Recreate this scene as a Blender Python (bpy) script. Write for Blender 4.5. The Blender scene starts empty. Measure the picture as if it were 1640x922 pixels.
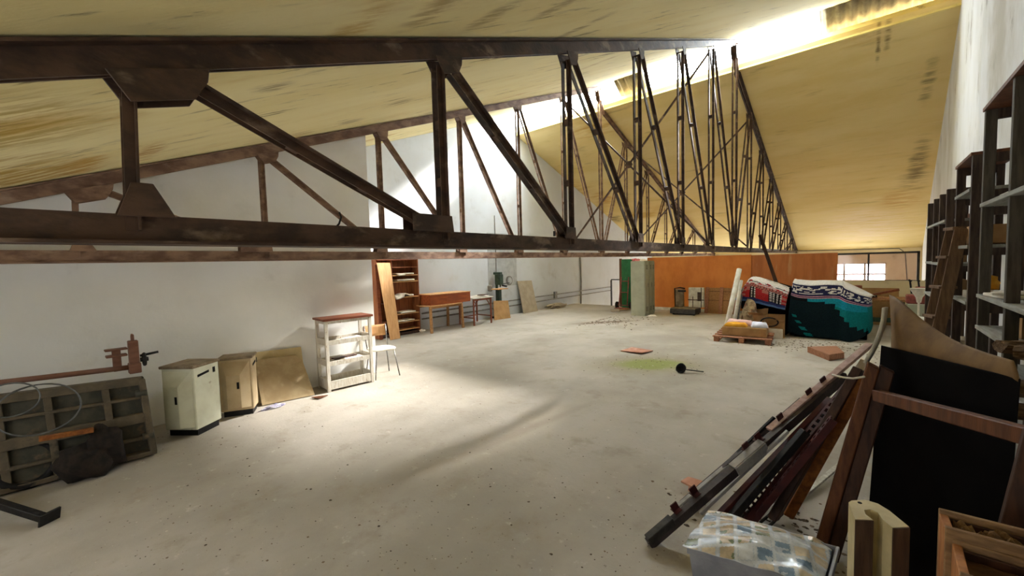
# An empty workshop loft under a ridge roof with steel trusses.
WIN_FAR, FILL_NEAR, SKY_E, SUN_E, EXPO = 9.0, 3.4, 44.0, 115.0, 0.76
import bpy, bmesh, math, random
from mathutils import Vector, Matrix, noise
PI = math.pi
scene = bpy.context.scene
COL = scene.collection
rnd = random.Random(7)

# ------------------------------------------------------------------ colours / materials
def S(r, g, b):
    def f(c):
        c /= 255.0
        return c / 12.92 if c <= 0.04045 else ((c + 0.055) / 1.055) ** 2.4
    return (f(r), f(g), f(b), 1.0)

def newmat(name):
    m = bpy.data.materials.new(name); m.use_nodes = True
    nt = m.node_tree; nt.nodes.clear()
    out = nt.nodes.new('ShaderNodeOutputMaterial')
    return m, nt, out

def N(nt, typ, **kw):
    n = nt.nodes.new(typ)
    for k, v in kw.items():
        if k in n.inputs: n.inputs[k].default_value = v
        else: setattr(n, k, v)
    return n

def noise_tex(nt, vec, scale, stretch=(1, 1, 1), detail=5, rough=0.6, loc=(0, 0, 0)):
    mp = N(nt, 'ShaderNodeMapping'); mp.inputs['Scale'].default_value = stretch; mp.inputs['Location'].default_value = loc
    nt.links.new(vec, mp.inputs['Vector'])
    t = N(nt, 'ShaderNodeTexNoise'); t.inputs['Scale'].default_value = scale
    t.inputs['Detail'].default_value = detail; t.inputs['Roughness'].default_value = rough
    nt.links.new(mp.outputs['Vector'], t.inputs['Vector'])
    return t.outputs['Fac']

def ramp(nt, fac, a, b):
    r = N(nt, 'ShaderNodeMapRange'); r.inputs['From Min'].default_value = a; r.inputs['From Max'].default_value = b
    r.interpolation_type = 'SMOOTHSTEP'
    nt.links.new(fac, r.inputs['Value'])
    return r.outputs['Result']

def mixc(nt, fac, a, b):
    m = N(nt, 'ShaderNodeMix'); m.data_type = 'RGBA'
    for sock, v in ((m.inputs['Factor'], fac), (m.inputs['A'], a), (m.inputs['B'], b)):
        if hasattr(v, 'links'): nt.links.new(v, sock)
        else: sock.default_value = v
    return m.outputs['Result']

def math_n(nt, op, a, b=None):
    m = N(nt, 'ShaderNodeMath'); m.operation = op
    for i, v in enumerate((a, b)):
        if v is None: continue
        if hasattr(v, 'links'): nt.links.new(v, m.inputs[i])
        else: m.inputs[i].default_value = v
    return m.outputs[0]

def finish(nt, out, col, rough=0.8, metal=0.0, bump=None, bstr=0.2, spec=0.3, coat=0.0):
    p = N(nt, 'ShaderNodeBsdfPrincipled')
    if hasattr(col, 'links'): nt.links.new(col, p.inputs['Base Color'])
    else: p.inputs['Base Color'].default_value = col
    p.inputs['Roughness'].default_value = rough; p.inputs['Metallic'].default_value = metal
    p.inputs['Specular IOR Level'].default_value = spec
    p.inputs['Coat Weight'].default_value = coat
    if bump is not None:
        b = N(nt, 'ShaderNodeBump'); b.inputs['Strength'].default_value = bstr; b.inputs['Distance'].default_value = 0.02
        nt.links.new(bump, b.inputs['Height']); nt.links.new(b.outputs['Normal'], p.inputs['Normal'])
    nt.links.new(p.outputs['BSDF'], out.inputs['Surface'])
    return p

def M(name, c1, c2=None, scale=8, stretch=(1, 1, 1), rough=0.75, metal=0.0, bstr=0.25, lo=0.35, hi=0.65, c3=None, s3=3, lo3=0.58, hi3=0.7, spec=0.3, coat=0.0):
    m, nt, out = newmat(name)
    tc = N(nt, 'ShaderNodeTexCoord'); v = tc.outputs['Object']
    n = noise_tex(nt, v, scale, stretch)
    col = mixc(nt, ramp(nt, n, lo, hi), S(*c1), S(*(c2 or c1)))
    if c3:
        n3 = noise_tex(nt, v, s3, stretch, loc=(3, 7, 1))
        col = mixc(nt, ramp(nt, n3, lo3, hi3), col, S(*c3))
    finish(nt, out, col, rough, metal, n, bstr, spec, coat)
    return m

def E_mat(name, col, strength):
    m, nt, out = newmat(name)
    e = N(nt, 'ShaderNodeEmission'); e.inputs['Color'].default_value = col; e.inputs['Strength'].default_value = strength
    nt.links.new(e.outputs[0], out.inputs['Surface'])
    return m

MAT = {}
WG = (12, 1.2, 12)
MAT['rust'] = M('rusted_steel', (60, 45, 37), (92, 68, 54), 9, (1, .5, 1), rough=.6, bstr=.5, c3=(136, 116, 98), s3=6, lo3=.55, hi3=.7, spec=.4)
MAT['rust_pale'] = M('pale_rusted_steel', (104, 78, 64), (144, 116, 96), 9, (1, .5, 1), rough=.65, bstr=.5, c3=(172, 150, 130), s3=4, lo3=.56, hi3=.75)
MAT['dark_steel'] = M('dark_steel', (34, 32, 32), (58, 54, 50), 14, rough=.5, bstr=.3, spec=.5)
MAT['black_iron'] = M('black_iron', (16, 15, 16), (32, 30, 30), 14, rough=.55, bstr=.3)
MAT['bed_green'] = M('dark_green_machine_paint', (60, 60, 52), (82, 78, 64), 7, rough=.55, bstr=.3, c3=(110, 92, 70), s3=6)
MAT['pipe_brown'] = M('brown_oxide_pipe', (106, 72, 56), (130, 92, 74), 12, (1, .3, 1), rough=.55)
MAT['cream_metal'] = M('cream_enamel', (224, 226, 206), (210, 210, 188), 4, rough=.45, bstr=.05, c3=(150, 136, 108), s3=7, lo3=.66, hi3=.78)
MAT['beige_metal'] = M('beige_enamel', (192, 172, 138), (178, 156, 122), 4, rough=.5, bstr=.05, c3=(130, 112, 84), s3=7, lo3=.66, hi3=.8)
MAT['lid_brown'] = M('dusty_brown_lid', (120, 104, 84), (150, 134, 112), 9, rough=.8)
MAT['dark_hole'] = M('dark_recess', (22, 20, 18), rough=.9)
MAT['hardboard'] = M('tan_hardboard', (178, 158, 122), (160, 138, 102), 5, rough=.7, bstr=.05, c3=(198, 182, 148), s3=3)
MAT['hardboard_b'] = M('pale_tan_sheet', (200, 182, 140), (186, 166, 122), 4, rough=.6, bstr=.05)
MAT['white_wood'] = M('chipped_white_paint', (216, 212, 202), (200, 192, 176), 9, (4, 4, 1), rough=.7, c3=(150, 120, 92), s3=11, lo3=.62, hi3=.68)
MAT['raw_wood'] = M('raw_wood', (170, 128, 84), (146, 104, 66), 3, (14, 1.5, 14), rough=.75, bstr=.15)
MAT['red_wood'] = M('reddish_wood_top', (138, 76, 48), (112, 58, 38), 3, (12, 1.2, 12), rough=.5, bstr=.1)
MAT['brown_ply'] = M('brown_plywood', (150, 90, 52), (118, 66, 38), 2.5, (8, 8, 1), rough=.6, bstr=.1)
MAT['light_ply'] = M('light_plywood', (206, 160, 110), (190, 142, 94), 2.5, (9, 9, .9), rough=.65, bstr=.08)
MAT['box_wood'] = M('orange_brown_box_wood', (152, 78, 36), (124, 60, 32), 2.5, (6, .9, 6), rough=.5, bstr=.08)
MAT['paper'] = M('white_paper', (238, 232, 222), (222, 212, 196), 8, rough=.85, bstr=.2)
MAT['chrome'] = M('worn_chrome', (150, 148, 146), (110, 104, 98), 20, rough=.35, metal=.8)
MAT['machine_green'] = M('machine_green_paint', (58, 78, 62), (44, 58, 48), 9, rough=.5)
MAT['cardboard'] = M('cardboard', (178, 142, 98), (162, 126, 84), 6, rough=.85, bstr=.1, c3=(140, 106, 70), s3=5, lo3=.65, hi3=.75)
MAT['grey_board'] = M('grey_beige_board', (168, 154, 132), (154, 140, 118), 6, rough=.8, bstr=.08)
MAT['locker'] = M('grey_locker_enamel', (168, 170, 152), (156, 158, 140), 3, rough=.5, bstr=.04, c3=(130, 126, 108), s3=8, lo3=.68, hi3=.8)
MAT['orange_ply'] = M('orange_painted_plywood', (222, 138, 66), (206, 120, 54), 2.2, (1, 1, .6), rough=.55, bstr=.06)
MAT['orange_ply_b'] = M('streaked_orange_plywood', (198, 124, 72), (180, 108, 62), 2.2, (3, 3, .5), rough=.6, bstr=.06, c3=(200, 150, 104), s3=1.6, lo3=.6, hi3=.72)
MAT['green_paint'] = M('green_painted_board', (44, 112, 66), (36, 94, 54), 4, rough=.6, c3=(150, 176, 150), s3=6, lo3=.68, hi3=.74)
MAT['pallet_wood'] = M('pallet_wood', (172, 124, 96), (146, 98, 74), 4, (8, 1, 8), rough=.8)
MAT['white_dirty'] = M('dirty_white', (220, 216, 204), (192, 184, 166), 6, rough=.75, c3=(120, 96, 74), s3=9, lo3=.66, hi3=.74)
MAT['dark_wood'] = M('dark_brown_wood', (74, 46, 32), (52, 32, 24), 3, (10, 10, 1), rough=.55, bstr=.15)
MAT['mid_wood'] = M('mid_brown_wood', (108, 66, 40), (82, 48, 30), 3, (10, 10, 1), rough=.6, bstr=.15)
MAT['shelf_wood'] = M('dark_shelf_timber', (52, 40, 34), (76, 62, 52), 5, (9, 9, 1), rough=.75, bstr=.2)
MAT['shelf_grey'] = M('grey_weathered_timber', (86, 80, 70), (66, 60, 52), 4, (9, 9, 1), rough=.8, bstr=.25)
MAT['shelf_board'] = M('dusty_shelf_board', (150, 152, 146), (126, 124, 116), 4, (8, 1, 8), rough=.8, bstr=.2)
MAT['log'] = M('rough_split_wood', (146, 120, 92), (100, 76, 56), 9, (1, 8, 8), rough=.9, bstr=.8)
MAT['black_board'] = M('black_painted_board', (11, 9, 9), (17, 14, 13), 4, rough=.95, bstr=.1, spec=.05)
MAT['brown_felt'] = M('bent_brown_hardboard', (122, 94, 56), (104, 78, 46), 8, rough=.75, bstr=.1)
MAT['pale_lath'] = M('pale_bent_lath', (198, 196, 184), (170, 164, 150), 5, (6, 6, 1), rough=.6)
MAT['pink_batten'] = M('pinkish_batten', (188, 158, 148), (164, 132, 122), 4, (6, 6, 6), rough=.6)
MAT['rail_steel'] = M('dark_rail_steel', (44, 36, 38), (64, 52, 52), 12, rough=.45, spec=.5)
MAT['rail_light'] = M('light_grey_steel', (168, 166, 166), (140, 138, 138), 10, rough=.4, spec=.5)
MAT['rail_red'] = M('dark_red_steel', (76, 34, 34), (56, 26, 28), 9, rough=.5)
MAT['orange_edge'] = M('orange_brown_timber', (150, 92, 42), (116, 66, 30), 3, (8, 8, 8), rough=.6)
MAT['crate_wood'] = M('old_crate_wood', (156, 124, 88), (122, 94, 66), 4, (2, 10, 10), rough=.8, bstr=.25)
MAT['crate_end'] = M('orange_crate_end_wood', (182, 124, 74), (156, 100, 56), 4, (8, 8, 2), rough=.7, bstr=.2)
MAT['straw'] = M('wood_shavings', (150, 118, 78), (112, 84, 54), 30, rough=.95, bstr=.8)
MAT['channel_cream'] = M('cream_plastic_edge', (206, 192, 150), (182, 168, 128), 6, rough=.55)
MAT['channel_brown'] = M('brown_channel_face', (84, 66, 52), (66, 50, 40), 5, (8, 8, 1), rough=.55)
MAT['bin_grey'] = M('grey_plastic_bin', (150, 152, 160), (128, 130, 140), 8, rough=.5)
MAT['ladder_wood'] = M('worn_ladder_wood', (118, 92, 68), (92, 70, 52), 5, (9, 9, 1), rough=.75, bstr=.2)
MAT['red_metal'] = M('faded_red_machine', (150, 74, 66), (120, 60, 54), 10, rough=.55)
MAT['conduit'] = M('grey_conduit', (134, 130, 122), (112, 106, 98), 12, rough=.55)
MAT['grey_patch'] = M('grey_cement_patch', (176, 178, 178), (160, 162, 162), 5, rough=.85)
MAT['purple'] = M('purple_plastic_scrap', (120, 112, 150), (196, 194, 206), 22, rough=.5)
MAT['rubber'] = M('black_rubber', (18, 18, 19), (34, 32, 32), 10, rough=.7)
MAT['sack'] = M('dark_sacking', (48, 40, 34), (30, 26, 24), 12, rough=.95, bstr=.6)
MAT['wire'] = M('galvanised_wire', (120, 122, 122), (92, 94, 94), 10, rough=.4, metal=.4)
MAT['tile_red'] = M('pale_red_tile', (204, 152, 128), (180, 124, 100), 6, rough=.8, c3=(214, 170, 150), s3=5)
MAT['block_wood'] = M('reddish_block_wood', (164, 116, 88), (140, 94, 70), 4, (2, 10, 10), rough=.7)
MAT['yellow'] = M('yellow_cloth', (236, 178, 60), (220, 156, 44), 9, rough=.85)
MAT['pinkcloth'] = M('pale_pink_cloth', (236, 200, 196), (220, 182, 180), 9, rough=.85)
MAT['bluewhite'] = M('bluish_white_cloth', (224, 226, 240), (206, 208, 226), 9, rough=.85)
MAT['redcloth'] = M('faded_red_cloth', (190, 84, 96), (216, 140, 140), 12, rough=.9)
MAT['patterncloth'] = M('mottled_beige_cloth', (196, 176, 140), (120, 98, 76), 10, rough=.9, c3=(166, 76, 60), s3=9, lo3=.6, hi3=.66)
# woven yarns
def Y(name, c, c2=None): MAT[name] = M('yarn_' + name, c, c2 or tuple(int(x * .86) for x in c), 40, rough=.95, bstr=.3, spec=.1)
Y('white', (226, 224, 222)); Y('grey', (150, 140, 138)); Y('red', (186, 52, 56)); Y('rose', (190, 120, 112)); Y('blue', (92, 128, 186)); Y('navy', (44, 46, 84))
Y('teal', (20, 124, 130)); Y('cyan', (28, 146, 172)); Y('dark', (20, 36, 42)); Y('pink', (204, 150, 170)); Y('indigo', (56, 66, 120)); Y('black', (26, 24, 28))
for nm, c in (('ph_blue', (134, 160, 190)), ('ph_green', (120, 132, 104)), ('ph_tan', (208, 190, 162)), ('ph_cream', (232, 218, 196)), ('ph_white', (226, 232, 240)), ('ph_dark', (64, 62, 60)), ('ph_pale', (204, 216, 230)), ('ph_line', (190, 168, 138))):
    MAT[nm] = M('printed_' + nm[3:], c, tuple(int(x * .85) for x in c), 18, rough=.3, bstr=.05, spec=.5, coat=.15)

# ------------------------------------------------------------------ camera model (pixel -> world, for laying out real positions)
FPX = 653.88
YAW, PITCH, ROLL = math.radians(40.668), math.radians(-3.405), math.radians(-1.60)
CH = 1.75
cy, sy, cp, sp = math.cos(YAW), math.sin(YAW), math.cos(PITCH), math.sin(PITCH)
fw = Vector((-sy * cp, cy * cp, sp)); rt0 = Vector((cy, sy, 0)); up0 = rt0.cross(fw)
cr, sr = math.cos(ROLL), math.sin(ROLL)
RT = cr * rt0 + sr * up0; UP = -sr * rt0 + cr * up0
CAMP = Vector((0, 0, CH))
def ray(px, py): return fw + RT * ((px - 820) / FPX) - UP * ((py - 461) / FPX)
def FL(px, py, z=0.0):
    d = ray(px, py); return CAMP + d * ((z - CH) / d.z)
def AX(px, py, x):
    d = ray(px, py); return CAMP + d * (x / d.x)
def AY(px, py, y):
    d = ray(px, py); return CAMP + d * (y / d.y)

cam_d = bpy.data.cameras.new('camera'); cam = bpy.data.objects.new('camera', cam_d); COL.objects.link(cam)
cam_d.sensor_fit = 'HORIZONTAL'; cam_d.sensor_width = 36.0; cam_d.lens = 36.0 * FPX / 1640.0
cam_d.clip_start = 0.05; cam_d.clip_end = 200
cam.matrix_world = Matrix(((RT.x, UP.x, -fw.x, 0), (RT.y, UP.y, -fw.y, 0), (RT.z, UP.z, -fw.z, CH), (0, 0, 0, 1)))
scene.camera = cam

# ------------------------------------------------------------------ mesh builder
class MB:
    def __init__(s): s.v = []; s.f = []; s.mi = []
    def add(s, vs, fs, mi=0):
        b = len(s.v); s.v += [Vector(v) for v in vs]; s.f += [tuple(b + i for i in f) for f in fs]; s.mi += [mi] * len(fs); return s
    def box(s, c, d, rz=0.0, rot=None, mi=0):
        R = rot if rot is not None else Matrix.Rotation(rz, 3, 'Z')
        c = Vector(c); x, y, z = d[0] / 2, d[1] / 2, d[2] / 2
        vs = [c + R @ Vector(p) for p in ((-x, -y, -z), (x, -y, -z), (x, y, -z), (-x, y, -z), (-x, -y, z), (x, -y, z), (x, y, z), (-x, y, z))]
        return s.add(vs, [(0, 3, 2, 1), (4, 5, 6, 7), (0, 1, 5, 4), (1, 2, 6, 5), (2, 3, 7, 6), (3, 0, 4, 7)], mi)
    def b2(s, lo, hi, mi=0):
        return s.box([(a + b) / 2 for a, b in zip(lo, hi)], [abs(b - a) for a, b in zip(lo, hi)], mi=mi)
    def bar(s, p, q, w, h, up=(0, 0, 1), off=(0, 0), mi=0):
        p, q = Vector(p), Vector(q); d = (q - p).normalized(); u = Vector(up)
        r = d.cross(u)
        if r.length < 1e-4: r = d.cross(Vector((0, 1, 0)))
        r.normalize(); u = r.cross(d).normalized()
        o = r * off[0] + u * off[1]
        vs = []
        for e in (p, q):
            for a, b in ((-1, -1), (1, -1), (1, 1), (-1, 1)): vs.append(e + o + r * (a * w / 2) + u * (b * h / 2))
        return s.add(vs, [(0, 1, 2, 3), (7, 6, 5, 4), (0, 4, 5, 1), (1, 5, 6, 2), (2, 6, 7, 3), (3, 7, 4, 0)], mi)
    def tube(s, pts, r, n=8, closed=False, mi=0):
        pts = [Vector(p) for p in pts]; L = len(pts); rings = []
        prev = None
        for i, p in enumerate(pts):
            if closed: d = pts[(i + 1) % L] - pts[i - 1]
            else: d = pts[min(i + 1, L - 1)] - pts[max(i - 1, 0)]
            d.normalize()
            a = prev if prev is not None else (Vector((0, 0, 1)) if abs(d.z) < .9 else Vector((1, 0, 0)))
            x = (a - d * a.dot(d))
            if x.length < 1e-5: x = d.orthogonal()
            x.normalize(); prev = x; y = d.cross(x)
            rr = r[i] if isinstance(r, (list, tuple)) else r
            rings.append([p + x * (rr * math.cos(2 * PI * k / n)) + y * (rr * math.sin(2 * PI * k / n)) for k in range(n)])
        vs = [v for ring in rings for v in ring]; fs = []
        for i in range(L if closed else L - 1):
            j = (i + 1) % L
            for k in range(n): fs.append((i * n + k, i * n + (k + 1) % n, j * n + (k + 1) % n, j * n + k))
        if not closed: fs += [tuple(range(n))[::-1], tuple((L - 1) * n + k for k in range(n))]
        return s.add(vs, fs, mi)
    def prism(s, poly, vec, mi=0):
        poly = [Vector(p) for p in poly]; vec = Vector(vec); n = len(poly)
        return s.add(poly + [p + vec for p in poly], [tuple(range(n))[::-1], tuple(range(n, 2 * n))] + [(i, (i + 1) % n, n + (i + 1) % n, n + i) for i in range(n)], mi)
    def sheet(s, fn, nu, nv, th=0.004, mfn=None):
        P = [[Vector(fn(i / nu, j / nv)) for i in range(nu + 1)] for j in range(nv + 1)]
        nr = []
        for j in range(nv + 1):
            row = []
            for i in range(nu + 1):
                a = P[j][min(i + 1, nu)] - P[j][max(i - 1, 0)]; b = P[min(j + 1, nv)][i] - P[max(j - 1, 0)][i]
                c = a.cross(b)
                row.append(c.normalized() if c.length > 1e-9 else Vector((0, 0, 1)))
            nr.append(row)
        base = len(s.v); W = nu + 1
        for sg in (.5, -.5):
            for j in range(nv + 1):
                for i in range(nu + 1): s.v.append(P[j][i] + nr[j][i] * (th * sg))
        K = W * (nv + 1)
        for j in range(nv):
            for i in range(nu):
                a, b, c, d = j * W + i, j * W + i + 1, (j + 1) * W + i + 1, (j + 1) * W + i
                mi = mfn((i + .5) / nu, (j + .5) / nv) if mfn else 0
                s.f.append((base + a, base + b, base + c, base + d)); s.mi.append(mi)
                s.f.append((base + K + d, base + K + c, base + K + b, base + K + a)); s.mi.append(mi)
        edge = [j * W for j in range(nv + 1)], [j * W + nu for j in range(nv + 1)], list(range(W)), [nv * W + i for i in range(W)]
        for k, e in enumerate(edge):
            for a, b in zip(e[:-1], e[1:]):
                f = (base + a, base + b, base + K + b, base + K + a)
                s.f.append(f if k in (0, 3) else f[::-1]); s.mi.append(0)
        return s
    def blob(s, c, r, seed=0, amp=.25, n=12, m=8, freq=2.0, flat=None):
        c = Vector(c); vs = []
        for j in range(m + 1):
            th = PI * j / m
            for i in range(n):
                ph = 2 * PI * i / n
                d = Vector((math.sin(th) * math.cos(ph), math.sin(th) * math.sin(ph), math.cos(th)))
                k = 1 + amp * noise.noise(d * freq + Vector((seed * 3.1, seed, 0)))
                p = Vector((d.x * r[0], d.y * r[1], d.z * r[2])) * k
                if flat is not None and c.z + p.z < flat: p.z = flat - c.z
                vs.append(c + p)
        fs = [(j * n + i, (j + 1) * n + i, (j + 1) * n + (i + 1) % n, j * n + (i + 1) % n) for j in range(m) for i in range(n)]
        return s.add(vs, fs)
    def build(s, name, mat, parent=None, bevel=0.0, smooth=False, world=True, loc=None, segs=1):
        """verts are world coordinates (or the parent's local ones with world=False)"""
        me = bpy.data.meshes.new(name)
        vs = s.v
        if parent is not None:
            if world:
                inv = parent_world(parent).inverted(); vs = [inv @ v for v in vs]
        elif loc is not None:
            L = Vector(loc); vs = [v - L for v in vs]
        me.from_pydata([tuple(v) for v in vs], [], s.f)
        mats = mat if isinstance(mat, (list, tuple)) else [mat]
        for m in mats: me.materials.append(MAT[m] if isinstance(m, str) else m)
        if len(mats) > 1:
            for p, k in zip(me.polygons, s.mi): p.material_index = k
        bm = bmesh.new(); bm.from_mesh(me)
        bmesh.ops.remove_doubles(bm, verts=bm.verts, dist=1e-5)
        bmesh.ops.recalc_face_normals(bm, faces=bm.faces)
        if bevel > 0:
            es = [e for e in bm.edges if len(e.link_faces) == 2 and e.calc_face_angle(0) > .6]
            if es: bmesh.ops.bevel(bm, geom=es, offset=bevel, segments=segs, affect='EDGES', profile=.6, clamp_overlap=True)
        bm.to_mesh(me); bm.free()
        if smooth:
            for p in me.polygons: p.use_smooth = True
        o = bpy.data.objects.new(name, me); COL.objects.link(o)
        if parent is not None: o.parent = parent
        elif loc is not None: o.location = Vector(loc)
        return o

def parent_world(o):
    m = Matrix.LocRotScale(o.location, o.rotation_euler, None)
    return parent_world(o.parent) @ m if o.parent else m

def tag(o, label, cat, group=None):
    o['label'] = label; o['category'] = cat
    if group: o['group'] = group
    return o
def thing(name, label, cat, loc, rz=0.0, group=None):
    o = bpy.data.objects.new(name, None); COL.objects.link(o); o.empty_display_size = .1
    o.location = Vector(loc); o.rotation_euler = (0, 0, rz)
    return tag(o, label, cat, group)
def struct(o): o['kind'] = 'structure'; return o
# ------------------------------------------------------------------ room shell
XL, XN, XR = -9.2, -6.15, 1.05      # far part of left gable, near part of left gable, right gable
YN, YR, YC, YF, YE = -1.7, 11.1, 11.15, 23.2, 14.7
Z0, SL = 2.6, .385
def zc(y): return Z0 + SL * y
ZC = 6.19; SF = (ZC - 1.95) / (YF - YC)
def zf(y): return ZC - SF * (y - YC)
def xr(y): return XR if y < 9 else XR + .05 * (y - 9)

def plaster(name, base, dark, stain, scale=1.2, stretch=(1, 1, 1), smax=(.58, .72), mould=(96, 80, 58), grime=.6, fine=(1, 1, 1), spots=(), rot=0.0):
    m, nt, out = newmat(name)
    v = v0 = N(nt, 'ShaderNodeTexCoord').outputs['Object']
    if rot:
        mp = N(nt, 'ShaderNodeMapping'); mp.inputs['Rotation'].default_value = (0, 0, -rot); nt.links.new(v0, mp.inputs['Vector']); v = mp.outputs['Vector']
    a = noise_tex(nt, v, scale, stretch, 8, .62)
    b = noise_tex(nt, v, scale * .55, (stretch[0], stretch[1], stretch[2]), 6, .6, (11, 3, 5))
    c = noise_tex(nt, v, scale * 2.6, fine, 7, .65, (2, 9, 4))
    d = noise_tex(nt, v, scale * 18, fine, 4, .6)
    col = mixc(nt, ramp(nt, a, .35, .7), S(*base), S(*dark))
    col = mixc(nt, ramp(nt, b, *smax), col, S(*stain))
    mk = math_n(nt, 'MULTIPLY', ramp(nt, c, .56, .7), ramp(nt, a, .38, .6))
    col = mixc(nt, math_n(nt, 'MULTIPLY', mk, grime), col, S(*mould))
    if spots:
        sx = N(nt, 'ShaderNodeSeparateXYZ'); nt.links.new(v0, sx.inputs[0])
        wob = math_n(nt, 'MULTIPLY', math_n(nt, 'SUBTRACT', c, .5), 1.6)
        brk = ramp(nt, noise_tex(nt, v, scale * 4.2, fine, 6, .7, (7, 2, 8)), .38, .6)
        for (cx, cyy, rx, ry, colr, k) in spots:
            x = math_n(nt, 'DIVIDE', math_n(nt, 'SUBTRACT', sx.outputs[0], cx), rx); y = math_n(nt, 'DIVIDE', math_n(nt, 'SUBTRACT', sx.outputs[1], cyy), ry)
            r = math_n(nt, 'ADD', math_n(nt, 'SQRT', math_n(nt, 'ADD', math_n(nt, 'MULTIPLY', x, x), math_n(nt, 'MULTIPLY', y, y))), wob)
            f = math_n(nt, 'MULTIPLY', math_n(nt, 'MULTIPLY', math_n(nt, 'SUBTRACT', 1.0, ramp(nt, r, .25, 1.15)), k), brk)
            col = mixc(nt, f, col, S(*colr))
    h = math_n(nt, 'ADD', math_n(nt, 'MULTIPLY', d, .35), a)
    finish(nt, out, col, .9, 0, h, .35, .15)
    return m
def far_pt(px, py):      # where a sight line meets the far roof slope
    d = ray(px, py); t = (ZC + SF * YC - CH) / (d.z + SF * d.y); return CAMP + d * t
def near_pt(px, py):
    d = ray(px, py); t = (Z0 - CH) / (d.z - SL * d.y); return CAMP + d * t
def sp(f, px, py, rx, ry, col, k=.8): p = f(px, py); return (p.x, p.y, rx, ry, col, k)
FAR_SPOTS = [sp(far_pt, 948, 207, .9, .55, (184, 134, 52), .75), sp(far_pt, 968, 318, .55, .8, (190, 138, 58), .7), sp(far_pt, 985, 350, .45, .5, (70, 48, 34), .85),
    sp(far_pt, 925, 300, .7, 1.0, (196, 160, 92), .6), sp(far_pt, 1060, 395, 2.2, .8, (232, 206, 160), .5), sp(far_pt, 1385, 362, 1.6, 2.1, (232, 212, 184), .75), sp(far_pt, 1440, 320, .7, 1.0, (190, 140, 62), .65),
    sp(far_pt, 1487, 130, .13, .8, (110, 98, 70), .7), sp(far_pt, 1470, 262, .22, 1.4, (104, 92, 68), .75), sp(far_pt, 1463, 290, .4, .9, (128, 108, 74), .5),
    sp(far_pt, 1407, 62, .05, .75, (96, 76, 54), .85), sp(far_pt, 1422, 55, .07, .5, (96, 76, 54), .85), sp(far_pt, 1390, 60, .5, .35, (186, 150, 84), .5)]
NEAR_SPOTS = [sp(near_pt, 30, 285, 1.2, .5, (182, 140, 48), .8), sp(near_pt, 15, 205, .8, .5, (172, 140, 54), .7), sp(near_pt, 130, 268, .7, .18, (196, 146, 56), .8), sp(near_pt, 240, 243, .5, .12, (176, 120, 44), .8),
    sp(near_pt, 700, 14, .4, .12, (150, 116, 60), .6), sp(near_pt, 790, 25, .35, .1, (140, 112, 64), .6), sp(near_pt, 900, 8, .4, .09, (140, 112, 66), .6), sp(near_pt, 940, 40, .4, .09, (146, 120, 70), .65), sp(near_pt, 570, 45, .5, .14, (190, 150, 66), .6), sp(near_pt, 960, 100, .6, .12, (180, 140, 66), .6),
    sp(near_pt, 440, 140, .16, .16, (120, 96, 62), .6), sp(near_pt, 640, 165, .2, .2, (124, 100, 66), .6), sp(near_pt, 560, 195, .2, .2, (124, 100, 66), .55), sp(near_pt, 690, 180, .2, .2, (130, 106, 70), .55), sp(near_pt, 480, 215, .2, .2, (140, 112, 70), .5)]
MAT['ceil_near'] = plaster('yellowed_near_ceiling', (243, 232, 184), (233, 218, 160), (204, 168, 92), 1.1, (.35, 1.5, 1), (.58, .72), (104, 84, 56), .95, (.55, 3.0, 1), NEAR_SPOTS, math.radians(62))
MAT['ceil_far'] = plaster('yellowed_far_ceiling', (224, 204, 148), (214, 190, 126), (194, 154, 76), .8, (.4, 1.2, 1.2), (.62, .76), (110, 86, 56), .4, (.35, 2.2, 2.2), FAR_SPOTS)
MAT['wall_white'] = plaster('whitewashed_wall', (238, 238, 236), (228, 228, 225), (214, 208, 198), .7, (1, 1, 1), (.62, .8), (168, 164, 156), .25)  # near part of the white wall, lightened to make up for dim light
MAT['wall_left_far'] = plaster('dimmed_whitewash_far', (202, 206, 211), (194, 197, 200), (188, 184, 174), .7, (1, 1, 1), (.62, .8), (150, 144, 134), .35)  # same white wall, greyed to hold down the brightness under the skylight
MAT['wall_warm'] = plaster('cream_wall', (236, 226, 200), (224, 212, 180), (206, 186, 140), .8, (1, 1, .5), (.6, .75), (150, 136, 110), .5)
MAT['wall_right'] = plaster('greyed_right_wall', (214, 216, 218), (196, 196, 192), (174, 170, 160), 1.0, (1, 1, .6), (.56, .72), (120, 112, 100), .7, (1, 1, .5))
MAT['curb'] = plaster('yellow_curb_board', (232, 216, 150), (214, 192, 116), (170, 128, 70), 1.6, (.5, 1, 1), (.6, .7), (96, 72, 50), .8)

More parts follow.
